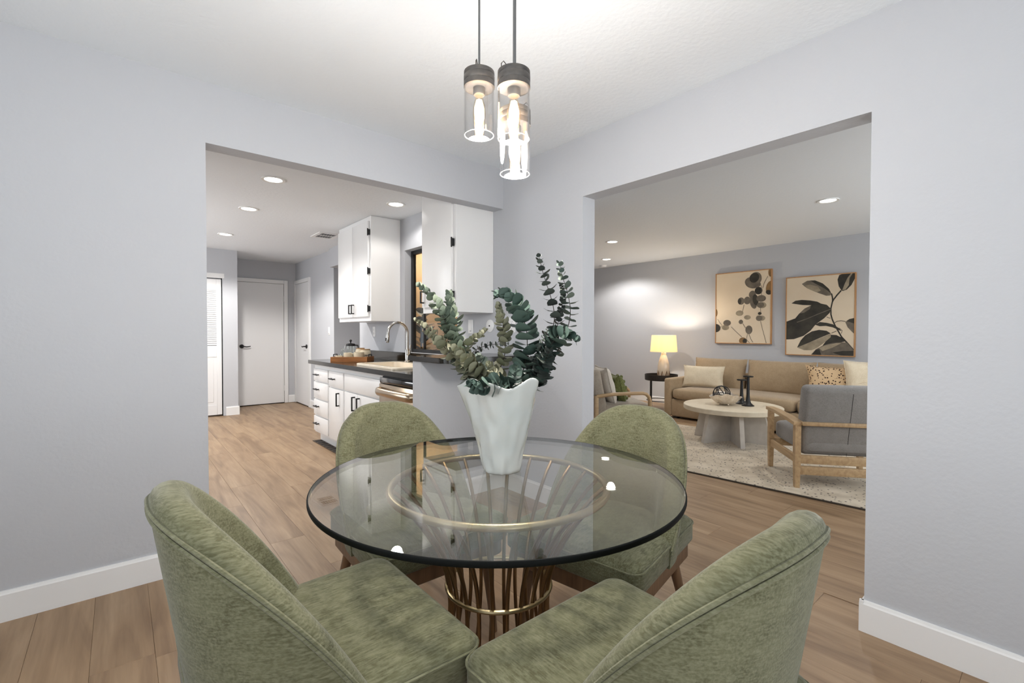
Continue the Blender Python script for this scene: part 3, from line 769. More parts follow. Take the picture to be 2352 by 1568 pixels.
# ------------------------------------------------------------------ dining chairs
def make_chair(label):
    t = thing('dining_chair', label, 'chair', group='green dining chairs around the glass table')
    # seat cushion
    def ringat(z, ins):
        out = []
        for x, y in rrect(-.25 + ins, .305 - ins, -.276 + ins, .276 - ins, .042):
            k = 1 - .10 * max(0, (.05 - x) / .3)
            out.append((x, y * k, z))
        return out
    prof = [(.372, .02), (.376, .006), (.385, 0), (.438, 0), (.452, .003), (.462, .010), (.468, .022), (.4715, .05), (.4735, .10), (.4745, .16)]
    bm = NB(); rings(bm, [ringat(z, i) for z, i in prof]); seat = obj('seat', bm, M['green'], t, smooth=60)
    pts = [(x * 1.003, y * 1.003, .447) for x, y, z in ringat(0, 0)]
    bm = NB(); tube(bm, pts, .0035, seg=6, closed=True); obj('piping', bm, M['greenpipe'], seat)
    # wrap-around back
    NS = 56; th = .07
    def plan(s, k):                     # k = 0 at the bottom, 1 at the rim
        a = R(90 * s)
        wd = .268 + .030 * k
        x = -.24 - .075 * k + (.29 + .04 * k) * (1 - math.cos(a)) ** 1.05
        y = wd * sq(math.sin(a), .86)
        return Vector((x, y, 0))
    def rim(s): return .874 - .43 * abs(s) ** 2.35
    zb = .372
    ringsl, pipe1, pipe2 = [], [], []
    for i in range(NS + 1):
        s = -1 + 2 * i / NS
        zr = rim(s)
        end = min(1, (1 - abs(s)) / .05)
        tk = th * (.55 + .45 * min(1, end))
        r_ = tk / 2
        pr = []
        def pt(z, n):                   # n: distance inwards from the outer skin
            k = (z - zb) / (.874 - zb)
            e = 1e-3
            d = (plan(min(1, s + e), k) - plan(max(-1, s - e), k)).normalized()
            inn = Vector((d.y, -d.x, 0))
            if inn.dot(Vector((0, 0, 0)) - plan(s, k)) < 0: inn = -inn
            p = plan(s, k) + inn * n; p.z = z
            return p
        zt = zr - r_
        for q in range(9): pr.append(pt(zb + (zt - zb) * q / 9, 0))
        for q in range(9):
            a = math.pi * q / 8
            pr.append(pt(zt + r_ * math.sin(a) * (1.0), r_ - r_ * math.cos(a)))
        for q in range(1, 8): pr.append(pt(zt - (zt - zb) * q / 8, tk + .018 * math.sin(math.pi * q / 8)))
        pr.append(pt(zb, tk))
        ringsl.append(pr)
        pipe1.append(pt(zt - .004, -.002)); pipe2.append(pt(zt + .008, -.0005))
    bm = NB(); rings(bm, ringsl); back = obj('backrest', bm, M['green'], t, smooth=70)
    for pp in (pipe1, pipe2):
        bm = NB(); tube(bm, pp, .0042, seg=6); obj('piping', bm, M['greenpipe'], back)
    # wooden frame and legs
    def fr(z, ins): return [(x, y * (1 - .10 * max(0, (.05 - x) / .3)), z) for x, y in rrect(-.235 + ins, .290 - ins, -.262 + ins, .262 - ins, .045)]
    bm = NB(); rings(bm, [fr(.315, .006), fr(.320, 0), fr(.373, 0)]); obj('seat_frame', bm, M['legwood'], t, smooth=50)
    for sx, sy in ((1, 1), (1, -1), (-1, 1), (-1, -1)):
        x0, y0 = (.235, .20) if sx > 0 else (-.175, .18)
        x1, y1 = (.262, .225) if sx > 0 else (-.275, .215)
        bm = NB(); tube(bm, [(x0, sy * y0, .325), (x0 * .6 + x1 * .4, sy * (y0 * .6 + y1 * .4), .2), (x1, sy * y1, 0)], .02, seg=12, radii=[.023, .019, .012]); obj('leg', bm, M['legwood'], t)
    return t
ch = make_chair('green upholstered dining chair nearest on the left, seen from behind')
ch.location = (.35, 1.15, 0)
for loc, rz, lab in (((.856, .562, 0), R(90), 'green upholstered dining chair nearest on the right, its back to the camera'),
                     ((1.45, 1.135, 0), R(189), 'green upholstered dining chair across the table on the right, before the living room'),
                     ((.905, 1.705, 0), R(-90), 'green upholstered dining chair across the table on the left, before the kitchen')):
    c = copy_tree(ch); c.location = loc; c.rotation_euler = (0, 0, rz); c['label'] = lab

# ------------------------------------------------------------------ dining table
TX, TY, TZ, TRAD = .885, 1.108, .75, .54
t = thing('dining_table', 'round glass dining table on a flared brass rod pedestal', 'table', (TX, TY, 0))
bm = NB(); lathe(bm, [(TRAD - .004, TZ - .0139), (TRAD - .004, TZ - .0001)], 128)
obj('glass_top', bm, M['tableglass'], t, smooth=30)
bm = NB(); rings(bm, [circle(TRAD - .004, 128, TZ - .014), circle(TRAD - .001, 128, TZ - .0135), circle(TRAD, 128, TZ - .011), circle(TRAD, 128, TZ - .003), circle(TRAD - .001, 128, TZ - .0005), circle(TRAD - .004, 128, TZ)], cap0=False, cap1=False)
obj('glass_edge', bm, M['glassedge'], t, smooth=60)
ZT = TZ - .0262; RT = .325
bm = NB(); tube(bm, circle(RT, 72, ZT), .0105, seg=10, closed=True); obj('top_ring', bm, M['brass'], t)
bm = NB(); tube(bm, circle(.158, 56, .42), .0065, seg=8, closed=True); obj('waist_ring', bm, M['brass'], t)
bm = NB(); tube(bm, circle(.235, 64, .010), .0095, seg=8, closed=True); obj('base_ring', bm, M['brassdark'], t)
bm = NB()
def prof_r(z):
    u = (z - .36) / (ZT - .36)
    return .158 + (RT - .158) * u ** 2.1 if u > 0 else .158 + .077 * (-u * (ZT - .36) / .35) ** 1.6
pts = []
for k in range(25):
    z = .012 + (ZT - .014) * k / 24
    pts.append((prof_r(z) + (-.0095 if k < 24 else -.003), 0, z))
tube(bm, pts, .0062, seg=8)
rod0 = obj('rod', bm, M['brassdark'], t)
for k in range(1, 24):
    r_ = rod0.copy(); COL.objects.link(r_); r_.parent = t; r_.rotation_euler = (0, 0, R(k * 15))
rod0.rotation_euler = (0, 0, 0)
for k in range(4):
    a = R(45 + 90 * k); bm = NB(); lathe(bm, [(.012, 0), (.012, .0068)], 16); obj('bumper', bm, M['glass'], t, loc=(RT * math.cos(a), RT * math.sin(a), TZ - .0205 - .0012))

# ------------------------------------------------------------------ vase
VX, VY = .925, 1.142
prof = [(.054, 0), (.060, .006), (.064, .03), (.073, .075), (.084, .12), (.096, .17), (.107, .215), (.117, .255), (.123, .285)]
def vring(r, z, ins=0):
    out = []
    for k in range(72):
        a = 2 * math.pi * k / 72
        u = z / .285
        d = (.010 * math.sin(3 * a + .6) + .007 * math.sin(5 * a + 2.0)) * u ** 1.6 + .007 * noise.noise(Vector((3.5 * math.cos(a), 3.5 * math.sin(a), z * 16)))
        dz = (.011 * math.sin(4 * a + 1.0) + .006 * math.sin(7 * a)) * max(0, u - .6) / .4
        rr = max(.002, r + d - ins)
        out.append((rr * math.cos(a), rr * math.sin(a), z + dz))
    return out
rs = []
def pr_r(z):
    for (r0, z0), (r1, z1) in zip(prof, prof[1:]):
        if z0 <= z <= z1: return r0 + (r1 - r0) * (z - z0) / (z1 - z0)
    return prof[-1][0]
for k in range(41): rs.append(vring(pr_r(.285 * k / 40), .285 * k / 40))
rs.append([(x * .985, y * .985, z + .002) for x, y, z in vring(.123, .285)])
for k in range(20): z = .285 - (.285 - .02) * k / 19; rs.append(vring(pr_r(z), z, .006))
bm = NB(); rings(bm, rs)
o = obj('ceramic_vase', bm, M['vase'], loc=(VX, VY, TZ + .0002), smooth=70)
tag(o, 'tall white hand-shaped ceramic vase on the glass table', 'vase')

# ------------------------------------------------------------------ eucalyptus
LM = {'sage': mat('eucalyptus_sage', (92, 104, 92), .55, rnd=(128, 138, 120), spec=.3),
      'pale': mat('eucalyptus_pale', (110, 112, 90), .6, rnd=(158, 156, 134), spec=.3),
      'dark': mat('eucalyptus_dark', (50, 55, 53), .5, rnd=(82, 88, 82), spec=.3),
      'slate': mat('eucalyptus_slate', (70, 84, 80), .55, rnd=(120, 128, 116), spec=.3),
      'teal': mat('eucalyptus_teal', (52, 70, 64), .5, rnd=(98, 116, 106), spec=.3)}
M['twig'] = mat('eucalyptus_twig', (58, 48, 40), .8)
def round_leaf(mt):
    bm = NB(); n = 12; c = bm.verts.new((.5, 0, -.07)); vs = []
    for k in range(n):
        a = 2 * math.pi * k / n
        x = .5 + .5 * math.cos(a); y = .53 * math.sin(a)
        if k == 0: x = 1.06
        vs.append(bm.verts.new((x, y, .05 * math.cos(2 * a) + .03)))
    for k in range(n): bm.faces.new((c, vs[k], vs[(k + 1) % n]))
    me = bpy.data.meshes.new('leaf'); bm.to_mesh(me); bm.free(); me.materials.append(mt)
    for p in me.polygons: p.use_smooth = True
    return me
LEAF = {k: round_leaf(v) for k, v in LM.items()}
STEMS = [
 ('arching eucalyptus stem leaning far left over the vase','sage',0.0206,0.0206,[(0.7359, 1.3314, 1.3374), (0.7579, 1.3092, 1.3136), (0.7774, 1.2884, 1.2745), (0.7893, 1.2738, 1.2356), (0.8062, 1.2543, 1.1774), (0.831, 1.2272, 1.1154), (0.8618, 1.1922, 1.0512), (0.943, 1.124, 0.8)]),
 ('upright sage eucalyptus stem left of the vase with a thin tip','sage',0.0234,0.0179,[(0.8146, 1.2775, 1.3148), (0.8149, 1.2704, 1.2682), (0.8204, 1.2584, 1.2122), (0.8201, 1.2504, 1.1496), (0.8289, 1.2338, 1.0944), (0.8668, 1.1874, 1.0264), (0.937, 1.13, 0.8)]),
 ('small pale eucalyptus sprig reaching farthest left toward the window','pale',0.0138,0.0165,[(0.7096, 1.3118, 1.2278), (0.7302, 1.2965, 1.2115), (0.7601, 1.273, 1.1801), (0.7965, 1.2444, 1.1363), (0.841, 1.2102, 1.0676), (0.931, 1.136, 0.8)]),
 ('bushy yellow-green eucalyptus sprig low on the left','pale',0.0206,0.0165,[(0.7151, 1.2539, 1.1882), (0.747, 1.2382, 1.1615), (0.7827, 1.2203, 1.1211), (0.8209, 1.2025, 1.0745), (0.8668, 1.1874, 1.0264), (0.937, 1.13, 0.8)]),
 ('short pale eucalyptus sprig pointing up right at the round wall plate','pale',0.0151,0.0151,[(0.9155, 1.2157, 1.1988), (0.8958, 1.2225, 1.1803), (0.8717, 1.2323, 1.1634), (0.8535, 1.2356, 1.1355), (0.8609, 1.2146, 1.0733), (0.8773, 1.1785, 1.0265), (0.913, 1.154, 0.8)]),
 ('horizontal eucalyptus twig with small dark upright leaves','dark',0.0110,0.0165,[(0.9779, 1.175, 1.1504), (0.9419, 1.194, 1.1491), (0.9057, 1.2121, 1.1421), (0.8779, 1.2217, 1.1269), (0.8703, 1.2111, 1.08), (0.8794, 1.1767, 1.0265), (0.949, 1.118, 0.8)]),
 ('slim upright eucalyptus stem with folded pale leaves above the vase centre','pale',0.0193,0.0165,[(0.9155, 1.1521, 1.2767), (0.9215, 1.1462, 1.2396), (0.9295, 1.1385, 1.1984), (0.9322, 1.1352, 1.1572), (0.9286, 1.1371, 1.1091), (0.9166, 1.1463, 1.0678), (0.9087, 1.1517, 1.0128), (0.943, 1.124, 0.8)]),
 ('large teal eucalyptus stem arching to the left above the vase','teal',0.0303,0.0193,[(0.9127, 1.1552, 1.3097), (0.9327, 1.1384, 1.3098), (0.9534, 1.1203, 1.2878), (0.9699, 1.1056, 1.2535), (0.981, 1.0951, 1.2082), (0.9847, 1.0908, 1.1573), (0.9811, 1.0928, 1.1092), (0.9699, 1.1006, 1.0404), (0.937, 1.13, 0.8)]),
 ('tallest dark eucalyptus stem right of the arching one','dark',0.0193,0.0261,[(1.0296, 1.0855, 1.4315), (1.0362, 1.0761, 1.3839), (1.0469, 1.063, 1.3309), (1.0575, 1.0498, 1.2752), (1.0584, 1.0446, 1.2266), (1.0464, 1.0499, 1.1711), (1.0309, 1.0575, 1.116), (0.995, 1.0791, 1.0268), (0.901, 1.166, 0.8)]),
 ('tall eucalyptus stem farthest right with widely spaced leaves','slate',0.0193,0.0275,[(1.1012, 1.0639, 1.4167), (1.1046, 1.0532, 1.3692), (1.112, 1.0387, 1.3192), (1.1148, 1.0276, 1.2625), (1.1054, 1.0263, 1.2131), (1.0861, 1.0326, 1.1641), (1.0574, 1.045, 1.1087), (1.0033, 1.072, 1.024), (0.937, 1.13, 0.8)]),
 ('thin bare eucalyptus twig between the two tall stems','dark',0.0110,0.0124,[(1.1183, 1.0741, 1.3478), (1.1161, 1.062, 1.3181), (1.1055, 1.0556, 1.2774), (1.0888, 1.0529, 1.2344), (1.0629, 1.0546, 1.1641), (1.0013, 1.0738, 1.0268), (0.919, 1.148, 0.8)]),
 ('eucalyptus stem with big green leaves curving out to the right','teal',0.0261,0.0193,[(1.0755, 0.962, 1.1678), (1.0649, 0.9775, 1.1811), (1.0512, 0.9959, 1.1864), (1.0375, 1.0143, 1.1715), (1.0261, 1.0313, 1.1429), (1.0172, 1.0472, 1.1045), (1.0013, 1.0738, 1.0268), (0.919, 1.148, 0.8)]),
 ('deep green eucalyptus stem drooping over the front rim of the vase','teal',0.0234,0.0165,[(0.7633, 1.0919, 1.0415), (0.7932, 1.0865, 1.0298), (0.8266, 1.0785, 1.0332), (0.8587, 1.0717, 1.0367), (0.8851, 1.0692, 1.022), (0.9047, 1.0723, 1.0005), (0.907, 1.16, 0.8)]),
 ('small teal eucalyptus sprig standing at the middle of the rim','teal',0.0206,0.0179,[(0.8925, 1.0362, 1.0912), (0.9023, 1.0515, 1.0718), (0.91, 1.0685, 1.0493), (0.9165, 1.0862, 1.0155), (0.937, 1.13, 0.8)]),
 ('thin eucalyptus twig with small leaves rising right of the arching stem','slate',0.0124,0.0151,[(1.0133, 1.0282, 1.1944), (1.0044, 1.0421, 1.1579), (0.9979, 1.0547, 1.1211), (0.9899, 1.0698, 1.0826), (0.9824, 1.0898, 1.0267), (0.937, 1.13, 0.8)]),
 ('dense olive eucalyptus stem filling the left side of the rim','pale',0.0248,0.0165,[(0.7666, 1.1831, 1.1412), (0.7955, 1.1747, 1.1118), (0.8266, 1.1662, 1.0817), (0.8617, 1.1576, 1.0536), (0.9035, 1.1562, 1.0197), (0.895, 1.112, 0.8)]),
 ('dark stubby eucalyptus stem at the right of the rim','dark',0.0234,0.0179,[(1.0027, 1.0097, 1.1385), (1.0008, 1.0265, 1.0979), (0.9982, 1.0469, 1.0672), (0.9949, 1.079, 1.0199), (0.937, 1.13, 0.8)]),
 ('grey-green eucalyptus sprig leaning left behind the upright stem','sage',0.0206,0.0179,[(0.8033, 1.3123, 1.2766), (0.8056, 1.3001, 1.2409), (0.8139, 1.2818, 1.1984), (0.828, 1.2574, 1.1424), (0.8535, 1.2209, 1.0733), (0.8773, 1.1785, 1.0265), (0.943, 1.124, 0.8)]),
 ('grey eucalyptus sprig rising from the vase centre','slate',0.0206,0.0179,[(0.8518, 1.1761, 1.1208), (0.8628, 1.1727, 1.0961), (0.8806, 1.1646, 1.0685), (0.9004, 1.159, 1.0265), (0.913, 1.154, 0.8)]),
 ('muted eucalyptus sprig beside the slim upright stem','pale',0.0206,0.0179,[(0.8542, 1.121, 1.0923), (0.8731, 1.1239, 1.0714), (0.8949, 1.1277, 1.0457), (0.9191, 1.1427, 1.0059), (0.937, 1.13, 0.8)]),
]

def catmull(P, step):
    P = [Vector(p) for p in P]; out = []
    Q = [P[0] * 2 - P[1]] + P + [P[-1] * 2 - P[-2]]
    for i in range(1, len(Q) - 2):
        p0, p1, p2, p3 = Q[i - 1:i + 3]
        n = max(2, int((p2 - p1).length / step))
        for k in range(n):
            u = k / n
            out.append(.5 * ((2 * p1) + (p2 - p0) * u + (2 * p0 - 5 * p1 + 4 * p2 - p3) * u * u + (3 * p1 - p0 - 3 * p2 + p3) * u ** 3))
    return out + [P[-1]]
rl = random.Random(5)
for lab, kind, lr, sp, P in STEMS:
    base = Vector(P[-1])
    t = thing('eucalyptus_stem', lab, 'eucalyptus', base, group='eucalyptus stems in the white vase')
    C = [p - base for p in catmull(P, .006)]
    bm = NB(); n = len(C); tube(bm, C[::2], .002, seg=5, radii=[.0008 + .0016 * (i / (n / 2)) for i in range(len(C[::2]))]); obj('twig', bm, M['twig'], t)
    dist = 0; nxt = .004; az = rl.random() * 3; tot = sum((b - a).length for a, b in zip(C, C[1:]))
    for a, b in zip(C, C[1:]):
        seg = (b - a).length
        while nxt <= dist + seg:
            q = a + (b - a) * ((nxt - dist) / max(seg, 1e-6))
            wz = q.z + base.z
            if wz < 1.012 and (q + base - Vector((VX, VY, wz))).length < .118: break
            u = nxt / tot
            tan = (a - b).normalized()
            ref = Vector((0, 0, 1)) if abs(tan.z) < .8 else Vector((1, 0, 0))
            e1 = (ref - tan * ref.dot(tan)).normalized(); e2 = tan.cross(e1)
            size = lr * min(1, .42 + u * 3.2) * (.85 + .3 * rl.random())
            for s in (0, math.pi):
                g = az + s + (rl.random() - .5) * .5
                rad = e1 * math.cos(g) + e2 * math.sin(g)
                tilt = (.28 if kind in ('dark', 'slate') else .55) + .45 * (1 - min(1, u * 4)) + (rl.random() - .5) * .7
                xd = rad * math.cos(tilt) + tan * math.sin(tilt)
                lf = bpy.data.objects.new('leaf', LEAF[kind]); COL.objects.link(lf); lf.parent = t
                orient(lf, q + rad * .001, xd, tan + rad * -.3, size * 1.66)
            az += math.pi / 2 + (rl.random() - .5) * .4
            nxt += sp * .74 * min(1, .5 + u * 2) * (.9 + .2 * rl.random())
        dist += seg
        if nxt <= dist: nxt = dist + .003

# ------------------------------------------------------------------ pendant lamps
M['zinc'] = mat('aged_zinc', (84, 82, 82), .45, metal=.7, var=(25, (118, 112, 106)))
M['cord'] = mat('grey_cloth_cord', (112, 112, 112), .8)
M['bulbglass'] = clear_glass('amber_bulb_glass', (1, .93, .84), gain=.8)
M['lampglass'] = clear_glass('pendant_glass', (.975, .975, .975), gain=1.7)
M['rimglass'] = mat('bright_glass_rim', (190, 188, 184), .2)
M['filament'] = mat('glowing_filament', (255, 220, 160), .5, emit=((255, 216, 156), 40))
def pendant(loc, label, rz, top):
    """loc: centre of the open lower end of the glass"""
    t = thing('pendant_lamp', label, 'pendant lamp', loc, rz, group='glass cylinder pendants over the table')
    r = .0465; H = .158
    bm = NB(); rings(bm, [circle(r, 40, .0), circle(r, 40, H), circle(r - .0025, 40, H), circle(r - .0025, 40, 0)], loop=True); g = obj('glass_cylinder', bm, M['lampglass'], t)
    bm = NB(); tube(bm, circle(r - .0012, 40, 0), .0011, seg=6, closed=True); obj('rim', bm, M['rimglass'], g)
    bm = NB(); lathe(bm, [(r - .004, H - .012), (r + .0015, H - .012), (r + .0015, H + .002), (r, H + .005), (r + .0015, H + .008), (r + .0015, H + .022), (r, H + .024), (r + .0012, H + .027), (r + .0008, H + .036), (r - .006, H + .040), (.008, H + .042)], 36); obj('cap', bm, M['zinc'], t)
    bm = NB(); lathe(bm, [(.017, H - .034), (.019, H - .03), (.019, H - .011)], 20); obj('socket', bm, M['zinc'], t)
    bm = NB(); lathe(bm, [(.010, H - .033), (.012, H - .044), (.018, H - .065), (.021, H - .09), (.018, H - .116), (.011, H - .132), (.003, H - .137)], 20, caps=False); bl_ = obj('bulb', bm, M['bulbglass'], t)
    bm = NB()
    for k in range(5):
        a = 2 * math.pi * k / 5
        tube(bm, [(.004 * math.cos(a), .004 * math.sin(a), H - .05), (.0105 * math.cos(a + .2), .0105 * math.sin(a + .2), H - .075), (.0105 * math.cos(a + .4), .0105 * math.sin(a + .4), H - .105), (.006 * math.cos(a + .5), .006 * math.sin(a + .5), H - .122)], .0050, seg=6)
    obj('filament', bm, M['filament'], bl_)
    bm = NB(); tube(bm, [(0, 0, H + .04), (0, 0, top - loc[2])], .0032, seg=8); obj('cord', bm, M['cord'], t)
    bm = NB(); tube(bm, [(-.036, -.02, H + .02), (-.036, -.021, H + .05), (-.03, -.018, H + .058), (-.012, -.006, H + .042)], .0015, seg=6); obj('wire_clip', bm, M['zinc'], t)
    bulb_light(t, (0, 0, H - .165), 18, (1, .95, .89), .07)
    return t
pendant((.866, 1.186, 1.802), 'glass cylinder pendant with glowing bulb hanging highest on the left', R(10), HC - .03)
pendant((.888, 1.045, 1.752), 'glass cylinder pendant hanging nearest, on the right in front of another', R(-40), HC - .03)
pendant((.938, 1.098, 1.675), 'lowest glass cylinder pendant, half hidden behind the nearest one', R(100), HC - .03)
t = thing('ceiling_canopy', 'round dark canopy on the ceiling that carries the three pendants', 'canopy', (.90, 1.11, HC))
bm = NB(); lathe(bm, [(.13, -.028), (.14, -.02), (.14, 0)], 36); obj('disc', bm, M['zinc'], t)
bm = NB(); lathe(bm, [(.012, -.036), (.014, -.028)], 16); obj('screw', bm, M['zinc'], t)
# ------------------------------------------------------------------ living room
# rug
def rug_mat():
    t = NT('speckled_wool_rug'); p = t.p; p.inputs['Roughness'].default_value = .95; p.inputs['Sheen Weight'].default_value = .2
    tc = t.n('ShaderNodeTexCoord')
    v1 = t.n('ShaderNodeTexVoronoi'); v1.inputs['Scale'].default_value = 38; t.l(tc.outputs['Object'], v1.inputs['Vector'])
    nz = t.n('ShaderNodeTexNoise'); nz.inputs['Scale'].default_value = 6; nz.inputs['Detail'].default_value = 5; t.l(tc.outputs['Object'], nz.inputs['Vector'])
    base = ramp(t, nz.outputs['Fac'], [(.35, lin((196, 180, 156))), (.65, lin((222, 208, 186)))])
    wn_ = t.n('ShaderNodeTexWhiteNoise'); t.l(v1.outputs['Position'], wn_.inputs['Vector'])
    thr = t.n('ShaderNodeMath', operation='GREATER_THAN'); t.l(wn_.outputs['Value'], thr.inputs[0]); thr.inputs[1].default_value = .5
    dot = t.n('ShaderNodeMath', operation='LESS_THAN'); t.l(v1.outputs['Distance'], dot.inputs[0]); dot.inputs[1].default_value = .28
    mu = t.n('ShaderNodeMath', operation='MULTIPLY'); t.l(thr.outputs[0], mu.inputs[0]); t.l(dot.outputs[0], mu.inputs[1])
    mx = t.n('ShaderNodeMix', data_type='RGBA'); t.l(mu.outputs[0], mx.inputs[0]); t.l(base, mx.inputs[6]); mx.inputs[7].default_value = lin((88, 78, 68))
    t.l(mx.outputs[2], p.inputs['Base Color'])
    bp = t.n('ShaderNodeBump'); bp.inputs['Strength'].default_value = .5; bp.inputs['Distance'].default_value = .004
    n2 = t.n('ShaderNodeTexNoise'); n2.inputs['Scale'].default_value = 120; t.l(tc.outputs['Object'], n2.inputs['Vector']); t.l(n2.outputs['Fac'], bp.inputs['Height']); t.l(bp.outputs[0], p.inputs['Normal'])
    return t.m
t = thing('area_rug', 'cream speckled wool rug under the coffee table and armchairs', 'rug', (4.715, 1.55, .0005), R(5.2))
bm = NB(); box(bm, -.955, .955, -2.2, 2.2, 0, .012, bev=.004); obj('pile', bm, rug_mat(), t)
bm = NB(); box(bm, -.968, -.955, -2.2, 2.2, 0, .010, bev=.002, seg=1); obj('binding', bm, mat('dark_rug_binding', (70, 62, 54), .9), t)

# sofa
t = thing('sofa', 'taupe fabric sofa with loose back cushions along the far wall', 'sofa', (6.42, 2.14, 0))
Y0, Y1 = -1.45, 1.50
bm = NB(); box(bm, -.50, .50, Y0, Y1 - .1, .03, .27, bev=.02, seg=3); obj('base', bm, M['sofa'], t)
bm = NB(); box(bm, .34, .54, Y0, Y1 - .1, .03, .62, bev=.05, seg=4); obj('back_frame', bm, M['sofa'], t)
for y in (Y1 - .05, Y0 - .05):
    bm = NB(); box(bm, -.52, .52, y - .055, y + .055, .03, .555, bev=.03, seg=4); obj('arm', bm, M['sofa'], t)
for a, b in ((-.17, 1.39), (-1.44, -.18)):
    bm = NB(); soft(bm, (-.10, (a + b) / 2, .345), (.43, (b - a) / 2, .085), .35, .12, 16, 48); obj('seat_cushion', bm, M['sofa'], t, smooth=80)
rsf = random.Random(2)
for a, b, tilt in ((.665, 1.42, -12), (-.17, .655, -14), (-1.0, -.18, -12)):
    bm = NB(); pillow(bm, (b - a), .47, .26, pinch=.03, wob=.012, seed=a * 3)
    obj('back_cushion', bm, M['sofa'], t, loc=(.17, (a + b) / 2, .60), rot=(R(tilt), 0, R(-90)), smooth=80)
for x, y in ((-.44, Y0 + .05), (-.44, Y1 - .15), (.44, Y0 + .05), (.44, Y1 - .15)):
    bm = NB(); box(bm, x - .03, x + .03, y - .03, y + .03, 0, .032); obj('foot', bm, M['blackwood'], t, smooth=0)

def throw_pillow(name, label, mt, loc, rz, tilt, wd, ht, th, pinch=.08):
    t = thing(name, label, 'pillow', loc, rot=(R(tilt), 0, rz))
    bm = NB(); pillow(bm, wd, ht, th, pinch=pinch, wob=.012, seed=loc[0] * 5); c = obj('cover', bm, mt, t, smooth=80)
    pts = []
    for k in range(4 * 12):
        s_, f = divmod(k, 12); f = f / 12 * 2 - 1
        u, v = ((f, -1), (1, f), (-f, 1), (-1, -f))[s_]
        pts.append((u * wd / 2 * (1 - pinch * (1 - v * v) * abs(u) ** 3), 0, v * ht / 2 * (1 - pinch * (1 - u * u) * abs(v) ** 3)))
    bm = NB(); tube(bm, pts, .004, seg=5, closed=True); obj('seam', bm, mt, t)
    return t
throw_pillow('lumbar_pillow', 'plain beige lumbar pillow at the left end of the sofa', M['cream'], (6.30, 3.27, .578), R(-78), -14, .56, .31, .15)
def spot_mat():
    t = NT('leopard_print_cotton'); p = t.p; p.inputs['Roughness'].default_value = .9
    tc = t.n('ShaderNodeTexCoord'); v1 = t.n('ShaderNodeTexVoronoi'); v1.inputs['Scale'].default_value = 40; t.l(tc.outputs['Object'], v1.inputs['Vector'])
    t.l(ramp(t, v1.outputs['Distance'], [(.30, lin((58, 38, 28))), (.36, lin((206, 176, 138)))]), p.inputs['Base Color'])
    return t.m
throw_pillow('spotted_pillow', 'dark-spotted tan pillow leaning on the sofa behind the armchair', spot_mat(), (6.34, 1.73, .62), R(-70), -16, .52, .40, .16, .16)
t = throw_pillow('ribbed_pillow', 'ribbed cream pillow at the right end of the visible sofa', M['cream'], (6.40, 1.40, .655), R(-60), -12, .44, .46, .17)
for k in range(9):
    z = -.19 + k * .047
    bm = NB(); wv = .2 * (1 - .25 * abs(z / .23) ** 3)
    tube(bm, [(x * wv, -.078 * (1 - x * x) ** .42 * (1 - (z / .23) ** 2) ** .42 - .003, z + .06 * x) for x in [i / 8 for i in range(-7, 8)] if abs(z + .06 * x) < .21], .006, seg=6); obj('rib', bm, M['cream'], t)

# armchairs
def armchair(label, loc, rz, bent, cushion, wdt=.66, lo=.42):
    t = thing('wooden_armchair', label, 'armchair', loc, rz)
    hw = wdt / 2; xr, xf = -.29, .29; za = .515
    for s in (-1, 1):
        y = s * hw
        if bent:
            pts = [(xr, y, .50), (-.1, y, .525), (.14, y, .53)] + [(.22 + .08 * math.sin(R(a)), y, .45 + .08 * math.cos(R(a))) for a in (0, 30, 60, 90)] + [(.30, y, .30), (.29, y, .0)]
            bm = NB(); tube(bm, pts, .019, seg=10, flat=1.35, upv=(0, 1, 0)); obj('arm', bm, M['oak'], t)
            bm = NB(); box(bm, xr - .02, xr + .02, y - .022, y + .022, 0, .51, bev=.006); obj('leg', bm, M['oak'], t)
        else:
            for x, h in ((xr, .49), (xf, .505)):
                bm = NB(); rings(bm, [[(x + dx * k, y + dy * k, z) for dx, dy in ((-.024, -.02), (.024, -.02), (.024, .02), (-.024, .02))] for z, k in ((0, .8), (.2, 1), (h, 1))]); obj('leg', bm, M['oak'], t, smooth=30)
            bm = NB(); rings(bm, [[(x, y + dy * (.030 if x > .1 else .034) , z + dz) for dy, dz in ((-1, -.013), (1, -.013), (1, .013), (-1, .013))] for x, z in ((xf + .04, .512), (.15, .515), (-.1, .508), (xr - .03, .492))]); obj('arm', bm, M['oak'], t, smooth=50)
        bm = NB(); box(bm, xr, xf, y - .012, y + .012, .185, .245, bev=.004); obj('side_rail', bm, M['oak'], t)
    bm = NB(); box(bm, xr - .045, xr - .018, -hw + .02, hw - .02, .478, .508, bev=.006); obj('back_rail', bm, M['oak'], t)
    bm = NB(); box(bm, xr - .014, xr + .012, -hw + .02, hw - .02, .185, .25, bev=.004); obj('rear_rail', bm, M['oak'], t)
    bm = NB(); box(bm, xf - .014, xf + .012, -hw + .02, hw - .02, .19, .25, bev=.004); obj('front_rail', bm, M['oak'], t)
    bm = NB(); box(bm, xr - .012, xr + .012, -hw + .02, hw - .02, .10, .165, bev=.004); obj('stretcher', bm, M['oak'], t)
    bm = NB(); soft(bm, (.03, 0, .335), (.31, hw - .04, .085), .35, .15, 14, 40); obj('seat_cushion', bm, cushion, t, smooth=80)
    bm = NB(); box(bm, -.065, .065, -hw + .035, hw - .035, 0, .54, bev=.04, seg=4)
    bc = obj('back_cushion', bm, cushion, t, loc=(-.195, 0, .25), rot=(0, R(-11), 0), smooth=60)
    for s in (-1, 1):
        bm = NB(); tube(bm, [(-.0655, s * .0, .01), (-.0655, s * .0, .5)], .0016, seg=5)
        if s > 0: obj('seam', bm, M['slot'], bc)
        else: bm.free()
    return t
